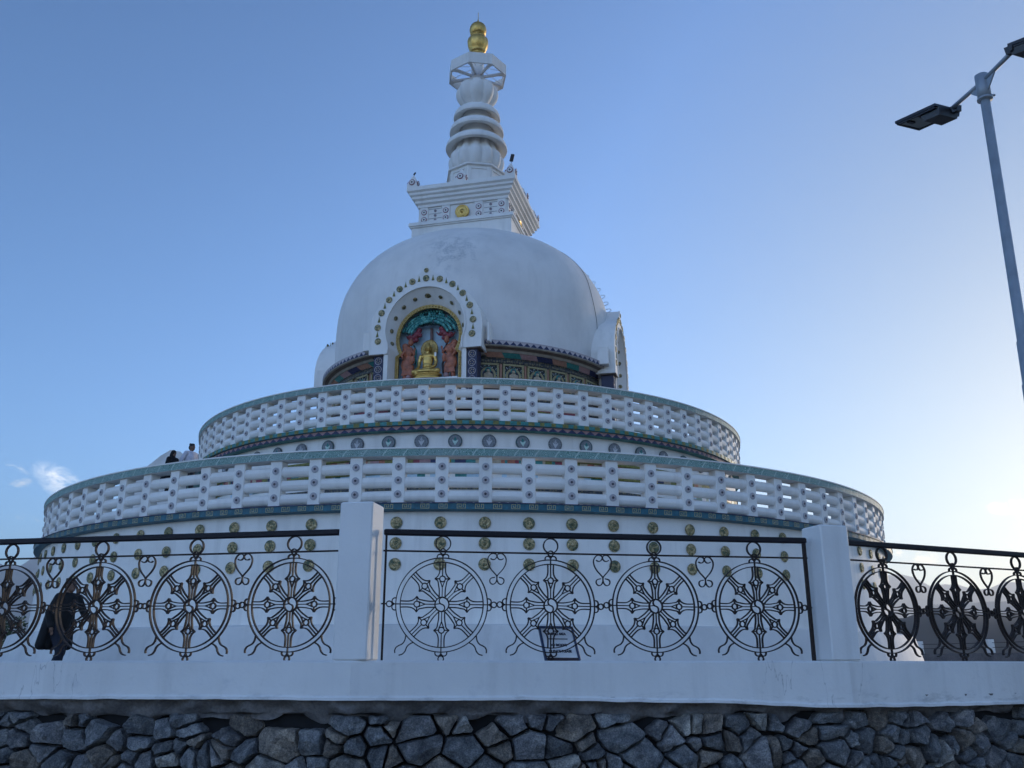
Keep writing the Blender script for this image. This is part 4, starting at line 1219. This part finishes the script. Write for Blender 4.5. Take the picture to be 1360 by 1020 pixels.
def lamp_head(flip):
    s = -1 if flip else 1; base = top
    O = Vector((4.575, 7.7, 0)); 
    rel = lambda x, y, z: Vector((s*(x-4.575), s*(y-7.75), z-5.45))+top
    arm = MB(); arm.tube([top, rel(4.505, 8.20, 5.47)], .022, 12); ao = arm.build('arm', [STEEL], lamp)
    T, tip, far, bb = rel(4.300, 8.16, 5.46), rel(4.010, 8.46, 5.44), rel(4.305, 8.57, 5.44), rel(4.595, 8.27, 5.46)
    e1, e2 = (tip-T), (bb-T); nz = e1.cross(e2).normalized(); nz = nz if nz.z > 0 else -nz
    hd = MB()
    hd.add([T, tip, far, bb, T+nz*.03, tip+nz*.03, far+nz*.03, bb+nz*.03], [(0, 1, 2, 3), (7, 6, 5, 4), (0, 4, 5, 1), (1, 5, 6, 2), (2, 6, 7, 3), (3, 7, 4, 0)], 0, False)
    g = lambda u, v, w: T+e1*u+e2*v+nz*w
    def bx(u0, u1, v0, v1, w0, w1, mi=0, k=0.0):
        vs = [g(u, v, w) for w, q in ((w0, k), (w1, 0)) for u, v in ((u0+q, v0+q), (u1-q, v0+q), (u1-q, v1-q), (u0+q, v1-q))]
        hd.add(vs, [(0, 1, 2, 3), (7, 6, 5, 4), (0, 4, 5, 1), (1, 5, 6, 2), (2, 6, 7, 3), (3, 7, 4, 0)], mi, False)
    bx(-.02, .46, .12, .95, -.085, -.001, 0, .05)     # battery box beneath
    bx(.0, .10, .5, 1.02, -.05, -.001, 0, .02)
    bx(-.16, -.005, .62, .84, -.04, .03, 0, .02)
    bx(.04, .97, .03, .10, -.018, -.001, 0); bx(.04, .97, .90, .97, -.018, -.001, 0); bx(.93, .985, .03, .97, -.018, -.001, 0)
    bx(.52, .92, .12, .88, -.012, -.0015, 1)
    bx(.70, .78, .12, .34, -.03, -.013, 0)
    h = hd.build('lamp_head', [BLACKP, LENS], lamp); return h
lamp_head(False); lamp_head(True)

# ================================================================== PEOPLE
SKIN = material('skin', col=(.16, .085, .055), rough=.6)
HAIR = material('black_hair', col=(.010, .008, .008), rough=.55)
def cloth(name, c): return material(name, col=c, rough=.85, var=.15, vscale=12, bump=.3, bscale=30)
def person(label, loc, heading, top_col, leg_col, pose='stand', hood=False, coat=False, h=1.0):
    """figure facing local -Y at heading 0; joints in metres for a 1.70 m body"""
    root = thing('person', label, 'person', loc, (0, 0, heading)); root.scale = (h, h, h)
    if pose == 'walk': hip = {-1: ((-.09, 0, .90), (-.09, -.20, .52), (-.10, -.16, .09)), 1: ((.09, 0, .90), (.09, .02, .50), (.09, .26, .13))}
    else: hip = {-1: ((-.09, 0, .90), (-.11, -.02, .49), (-.11, 0, .08)), 1: ((.09, 0, .90), (.12, -.03, .49), (.13, .02, .08))}
    ln = -.12 if pose == 'walk' else -.03
    sh = {-1: (-.185, ln, 1.40), 1: (.185, ln, 1.40)}
    if pose == 'walk': el = {-1: (-.25, ln+.12, 1.14), 1: (.24, ln-.14, 1.14)}; wr = {-1: (-.22, ln+.06, .92), 1: (.17, ln-.34, 1.05)}
    elif pose == 'arms': el = {-1: (-.27, ln+.10, 1.16), 1: (.25, ln+.06, 1.14)}; wr = {-1: (-.24, ln-.12, 1.02), 1: (.20, ln-.16, 1.03)}
    else: el = {-1: (-.24, ln+.02, 1.13), 1: (.24, ln+.02, 1.13)}; wr = {-1: (-.25, ln-.06, .88), 1: (.25, ln-.06, .88)}
    m = MB()   # one continuous body
    ellip(m, (0, ln-.03, 1.60), (.074, .092, .112)); ellip(m, (0, ln-.06, 1.54), (.052, .06, .05)); ellip(m, (0, ln-.125, 1.59), (.013, .022, .024))
    for s in (-1, 1): ellip(m, (s*.076, ln-.02, 1.59), (.012, .02, .03)); ellip(m, (s*.03, ln-.112, 1.615), (.014, .010, .009))
    ellip(m, (0, ln-.115, 1.545), (.024, .012, .008))
    limb(m, [(0, ln+.01, 1.40), (0, ln-.01, 1.52)], (.06, .054))
    limb(m, [(0, 0, .93), (0, ln*.5, 1.12), (0, ln, 1.33)], (.12, .11, .125))
    limb(m, [sh[-1], (0, ln, 1.42), sh[1]], (.055, .07, .055))
    for s in (-1, 1):
        limb(m, [sh[s], el[s], wr[s]], (.052, .040, .027)); limb(m, list(hip[s]), (.085, .055, .040))
        W_ = Vector(wr[s]); d = (W_-Vector(el[s])).normalized(); pc = W_+d*.05
        ax = Vector((0, 0, 1)) if abs(d.z) < .7 else Vector((0, 1, 0)); sd = (ax-d*ax.dot(d)).normalized(); inn = d.cross(sd)
        limb(m, [W_, pc], (.028, .034), 8)
        for f in range(4):
            o_ = sd*(-.027+.018*f); L1 = (.036, .042, .040, .032)[f]
            a = pc+d*.03+o_; b_ = a+d*L1; c_ = b_+(d*.8+inn*.5*s).normalized()*L1*.8
            limb(m, [a, b_, c_], (.010, .009, .008), 6)
        a = W_+d*.03+sd*.03; limb(m, [a, a+(d*.6+sd*.8).normalized()*.035, a+(d*.9+sd*.5).normalized()*.065], (.011, .010, .009), 6)
    remesh(m.build('body', [SKIN], root), .010, 2)
    m = MB()
    limb(m, [(0, .005, .98), (0, ln*.5, 1.12), (0, ln, 1.32)], (.165, .155, .17)); limb(m, [sh[-1], (0, ln, 1.41), sh[1]], (.075, .09, .075))
    for s in (-1, 1): limb(m, [sh[s], el[s], Vector(el[s]).lerp(Vector(wr[s]), .15 if (pose == 'arms') else .92)], (.075, .062, .054))
    if coat:
        for k in range(9): 
            x = -.18+.045*k; limb(m, [(x, .03, 1.16), (x*1.45, .10+.02*sin(k*2), .62)], (.085, .08))
    remesh(m.build('coat' if coat else 'shirt', [top_col], root), .014, 3)
    m = MB()
    for s in (-1, 1):
        kk = hip[s]; limb(m, [kk[0], kk[1], (Vector(kk[2])+Vector((0, 0, .02)))], (.115, .080, .062))
    ellip(m, (0, 0, .93), (.165, .125, .12))
    remesh(m.build('trousers', [leg_col], root), .014, 2)
    m = MB()
    if hood:
        ellip(m, (0, ln-.005, 1.625), (.10, .115, .12)); limb(m, [(0, ln+.03, 1.58), (0, ln+.03, 1.45), (0, ln+.02, 1.36)], (.10, .11, .15))
        remesh(m.build('headscarf', [top_col], root), .012, 2)
    else:
        ellip(m, (0, ln-.01, 1.645), (.084, .10, .085)); ellip(m, (0, ln+.03, 1.60), (.080, .075, .085))
        for k in range(14):
            a = rs.uniform(0, 2*pi); ellip(m, (.06*cos(a), ln+.06*sin(a), 1.69+rs.uniform(-.01, .02)), (.025, .025, .02), n=8)
        remesh(m.build('hair', [HAIR], root), .010, 1)
    for s in (-1, 1):
        m = MB(); k = hip[s][2]; ellip(m, (k[0], k[1]-.06, k[2]-.035), (.048, .125, .042)); ellip(m, (k[0], k[1]+.01, k[2]-.02), (.045, .06, .055)); m.build('shoe', [HAIR], root)
    return root
BLACKC = cloth('black_cloth', (.005, .005, .006)); NAVYC = cloth('navy_cloth', (.006, .008, .018)); WHITEC = cloth('white_cloth', (.62, .60, .66)); GREYC = cloth('dark_grey_cloth', (.03, .03, .035))
person('person in a dark coat and dark trousers walking behind the left railing panel', (-7.32, 15.4, FLOOR), radians(62), BLACKC, NAVYC, 'walk', coat=True, h=.955)
person('person in a white shirt standing on the lower tier beside the upper drum', (-10.0, 28.0, 4.86), radians(60), WHITEC, GREYC, 'arms', h=1.02)
person('person covered in black with a headscarf standing on the lower tier', (-10.40, 27.6, 4.86), radians(60), BLACKC, BLACKC, 'stand', hood=True, coat=True, h=.84)
person('person in dark navy clothes at the right edge, behind the railing', (13.55, 24.2, FLOOR), radians(-30), NAVYC, NAVYC, 'stand', h=.90)

# ================================================================== HILLS AND TREES
HILLM = material('bare_brown_hillside', col=(.05, .045, .04), rough=.95, var=.3, vscale=.01)
HILLF = material('bare_far_hillside', col=(.30, .26, .22), rough=.95, var=.25, vscale=.004)
def hill(name, az0, az1, dist, depth, ridge, mat, seed, rough=.12, na=160, nr=14):
    m = MB(); vs = []; fs = []
    for i in range(na+1):
        az = radians(az0+(az1-az0)*i/na)
        H = ridge(math.degrees(az))*dist*(1+.0)
        for r in range(nr+1):
            t = r/nr; d = dist-depth*.5+depth*t
            prof_ = sin(pi*min(1, t*1.0))**.8 if t < .5 else sin(pi*t)**.9
            nn2 = noise.fractal(Vector((math.degrees(az)*.35+seed, t*2.5, seed)), 1.0, 2.0, 5)
            h = H*prof_*(1+rough*nn2)
            vs.append((d*sin(az), d*cos(az), GROUND-3+h))
    for i in range(na):
        for r in range(nr): fs.append((i*(nr+1)+r, (i+1)*(nr+1)+r, (i+1)*(nr+1)+r+1, i*(nr+1)+r+1))
    m.add(vs, fs, 0, True); return structure(m.build(name, [mat]))
hill('hills', 14, 52, 600, 400, lambda a: .0525+.004*sin(a*.55)+.006*max(0, (a-29.5)/3 if a > 29.5 else 0), HILLM, 3)
hill('hills', -60, 60, 9600, 3000, lambda a: (.074 if a > 0 else .100)+.006*sin(a*.31+1)+.004*sin(a*.9)+.003*sin(a*2.3), HILLF, 8, .10)
hill('hills', 24, 60, 4200, 1800, lambda a: .058+.010*max(0, min(1, (a-28)/6)), HILLF, 14, .08)
LEAF = material('poplar_leaf', col=(.045, .075, .035), rough=.7, var=.4, vscale=3)
BARK = material('bark', col=(.10, .075, .055), rough=.9)
def tree(loc, H, R, seed, label):
    r = random.Random(seed); root = thing('tree', label, 'tree', loc, group='trees left of the stupa')
    m = MB(); m.tube([(0, 0, 0), (.03*H, 0, .35*H), (0, .02*H, .8*H)], [.03*H, .022*H, .008*H], 8)
    for k in range(6):
        a = r.uniform(0, 6.28); z = H*r.uniform(.3, .65); m.tube([(0, 0, z), (cos(a)*R*.6, sin(a)*R*.6, z+.18*H)], [.012*H, .004*H], 6)
    m.build('trunk', [BARK], root)
    m = MB(); cl = [(Vector((r.uniform(-1, 1)*R*.6, r.uniform(-1, 1)*R*.6, H*r.uniform(.35, .95))), R*r.uniform(.25, .5)) for _ in range(22)]
    for c, q in cl:
        for _ in range(120):
            d = Vector((r.gauss(0, 1), r.gauss(0, 1), r.gauss(0, 1))).normalized()*q*r.uniform(.6, 1.05); p = c+d
            a, b = Vector((r.uniform(-1, 1), r.uniform(-1, 1), r.uniform(-1, 1))).normalized(), Vector((r.uniform(-1, 1), r.uniform(-1, 1), r.uniform(-1, 1))).normalized()
            s = R*.07; m.add([p, p+a*s, p+a*s+b*s, p+b*s], [(0, 1, 2, 3)], 0, False)
    m.build('crown', [LEAF], root, fix=False)
tree((-22.6, 42, -2.2), 4.3, 1.4, 1, 'taller bushy tree behind the terrace at the left edge, nearer the stupa')
tree((-24.6, 44, -2.2), 3.6, 1.5, 2, 'lower bushy tree at the very left edge behind the terrace')

# ================================================================== SKY, SUN, HAZE
SUN_AZ, SUN_EL = radians(44), radians(9)
sd = Vector((sin(SUN_AZ)*cos(SUN_EL), cos(SUN_AZ)*cos(SUN_EL), sin(SUN_EL)))
su = bpy.data.lights.new('sun', 'SUN'); su.energy = 1.0; su.angle = radians(9); su.color = (1, .86, .70)
so = bpy.data.objects.new('sun', su); COL.objects.link(so); so.rotation_euler = sd.to_track_quat('Z', 'Y').to_euler()
wd = bpy.data.worlds.new('World'); scene.world = wd; wd.use_nodes = True
nt = NT(wd.node_tree); bg = wd.node_tree.nodes['Background']
sky = nt.n('ShaderNodeTexSky', sky_type='NISHITA'); sky.sun_disc = False; sky.sun_elevation = SUN_EL; sky.sun_rotation = SUN_AZ
sky.altitude = 3500; sky.air_density = 1.0; sky.dust_density = 2.2; sky.ozone_density = 1.6
col = sky.outputs[0]
dirv = nt.n('ShaderNodeTexCoord').outputs['Generated']
def cloud(c, center, sx, sz, bright, seed, th=.5, tilt=0.0, soft=.18):
    v = nt.n('ShaderNodeVectorMath', operation='SUBTRACT'); nt.link(dirv, v.inputs[0]); v.inputs[1].default_value = center
    C = Vector(center).normalized(); ex = Vector((C.y, -C.x, 0)).normalized(); ez = C.cross(ex).normalized(); ez = ez if ez.z > 0 else -ez
    e1 = ex*cos(tilt)+ez*sin(tilt); e2 = ez*cos(tilt)-ex*sin(tilt)
    def dot(e):
        d = nt.n('ShaderNodeVectorMath', operation='DOT_PRODUCT'); nt.link(v.outputs[0], d.inputs[0]); d.inputs[1].default_value = e; return d.outputs['Value']
    u, w = nt.math('DIVIDE', dot(e1), sx), nt.math('DIVIDE', dot(e2), sz)
    r2 = nt.math('ADD', nt.math('MULTIPLY', u, u), nt.math('MULTIPLY', w, w))
    n = nt.noise(nt.mapping(dirv, (1, 1, 1.8), (seed, 0, 0)), 42, 8, .68, .9)
    m = nt.math('MULTIPLY', nt.math('SUBTRACT', 1.0, r2, clamp=True), nt.math('MULTIPLY', nt.math('SUBTRACT', n, .80-th*.75), 3.2))
    k = nt.ramp(m, [(.04, (0, 0, 0)), (.04+soft*1.5, (1, 1, 1))])
    return nt.mix(k, c, bright)
SKYTINT = (.67, .735, .80)
col0 = col
CL = (6.0, 5.6, 5.4)
col = cloud(col, (-.437, .883, .169), .035, .016, CL, 1.0, .54, -.55, .55)
col = cloud(col, (-.470, .864, .181), .016, .006, tuple(x*.8 for x in CL), 2.0, .42, -.3, .5)
col = cloud(col, (-.469, .867, .167), .012, .006, tuple(x*.75 for x in CL), 3.0, .42, .2, .5)
col = cloud(col, (-.471, .872, .125), .07, .018, tuple(x*.8 for x in CL), 4.0, .36, 0.1, .4)
col = cloud(col, (.473, .870, .144), .024, .008, (13, 12.6, 10.6), 5.0, .51, 0, .4)
col = cloud(col, (.395, .913, .103), .028, .010, (11, 10.6, 9.0), 6.0, .47, -.2, .45)
sdn = nt.n('ShaderNodeVectorMath', operation='DOT_PRODUCT'); nt.link(dirv, sdn.inputs[0]); sdn.inputs[1].default_value = (sin(SUN_AZ), cos(SUN_AZ), .06)
warm = nt.ramp(sdn.outputs['Value'], [(.72, (*SKYTINT, 1)), (.985, (.47, .385, .285, 1))])
gm = nt.n('ShaderNodeGamma', i_Gamma=1.22); nt.link(nt.mix(1.0, col, (.40, .40, .40), 'MULTIPLY'), gm.inputs[0])
# added fill: unseen sky behind the camera boosted to brighten the white walls
back_fill = nt.n('ShaderNodeVectorMath', operation='DOT_PRODUCT'); nt.link(dirv, back_fill.inputs[0]); back_fill.inputs[1].default_value = (-.3, -.95, 0)
warm = nt.mix(nt.ramp(back_fill.outputs['Value'], [(-.15, (0, 0, 0)), (.75, (1, 1, 1))]), warm, (1.50, 1.27, 1.27))
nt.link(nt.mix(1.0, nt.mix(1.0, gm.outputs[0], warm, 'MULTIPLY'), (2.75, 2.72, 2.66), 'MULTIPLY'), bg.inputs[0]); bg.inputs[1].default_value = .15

if HAZE_ON:
    m = MB(); m.box((0, 0, 575-2.6), (23200, 23200, 1150), 0)
    hz = m.build('haze', []); hz['kind'] = 'stuff'; tag(hz, 'thin evening haze over the hills', 'haze')
    hm = bpy.data.materials.new('haze_volume'); hm.use_nodes = True; hn = hm.node_tree; hn.nodes.clear()
    out = hn.nodes.new('ShaderNodeOutputMaterial'); pv = hn.nodes.new('ShaderNodeVolumePrincipled')
    pv.inputs['Color'].default_value = (.93, .96, .98, 1); pv.inputs['Density'].default_value = 1.35e-4; pv.inputs['Anisotropy'].default_value = .55
    hn.links.new(pv.outputs[0], out.inputs['Volume']); hz.data.materials.append(hm)

# ================================================================== CAMERA
cam = bpy.data.cameras.new('camera'); co = bpy.data.objects.new('camera', cam); COL.objects.link(co)
cam.sensor_fit = 'HORIZONTAL'; cam.sensor_width = 36; cam.lens = 36*1222/1360.; cam.clip_start = .05; cam.clip_end = 60000
co.rotation_euler = (pi/2+radians(17.014), 0, 0); co.location = (0, 0, 0)
scene.camera = co
scene.view_settings.view_transform = 'Standard'; scene.view_settings.look = 'None'; scene.view_settings.exposure = 1.4; scene.view_settings.gamma = 1
scene.render.engine = 'CYCLES'; scene.cycles.use_denoising = True; scene.cycles.max_bounces = 6; scene.cycles.volume_bounces = 0
scene.cycles.use_adaptive_sampling = True; scene.cycles.adaptive_threshold = .015
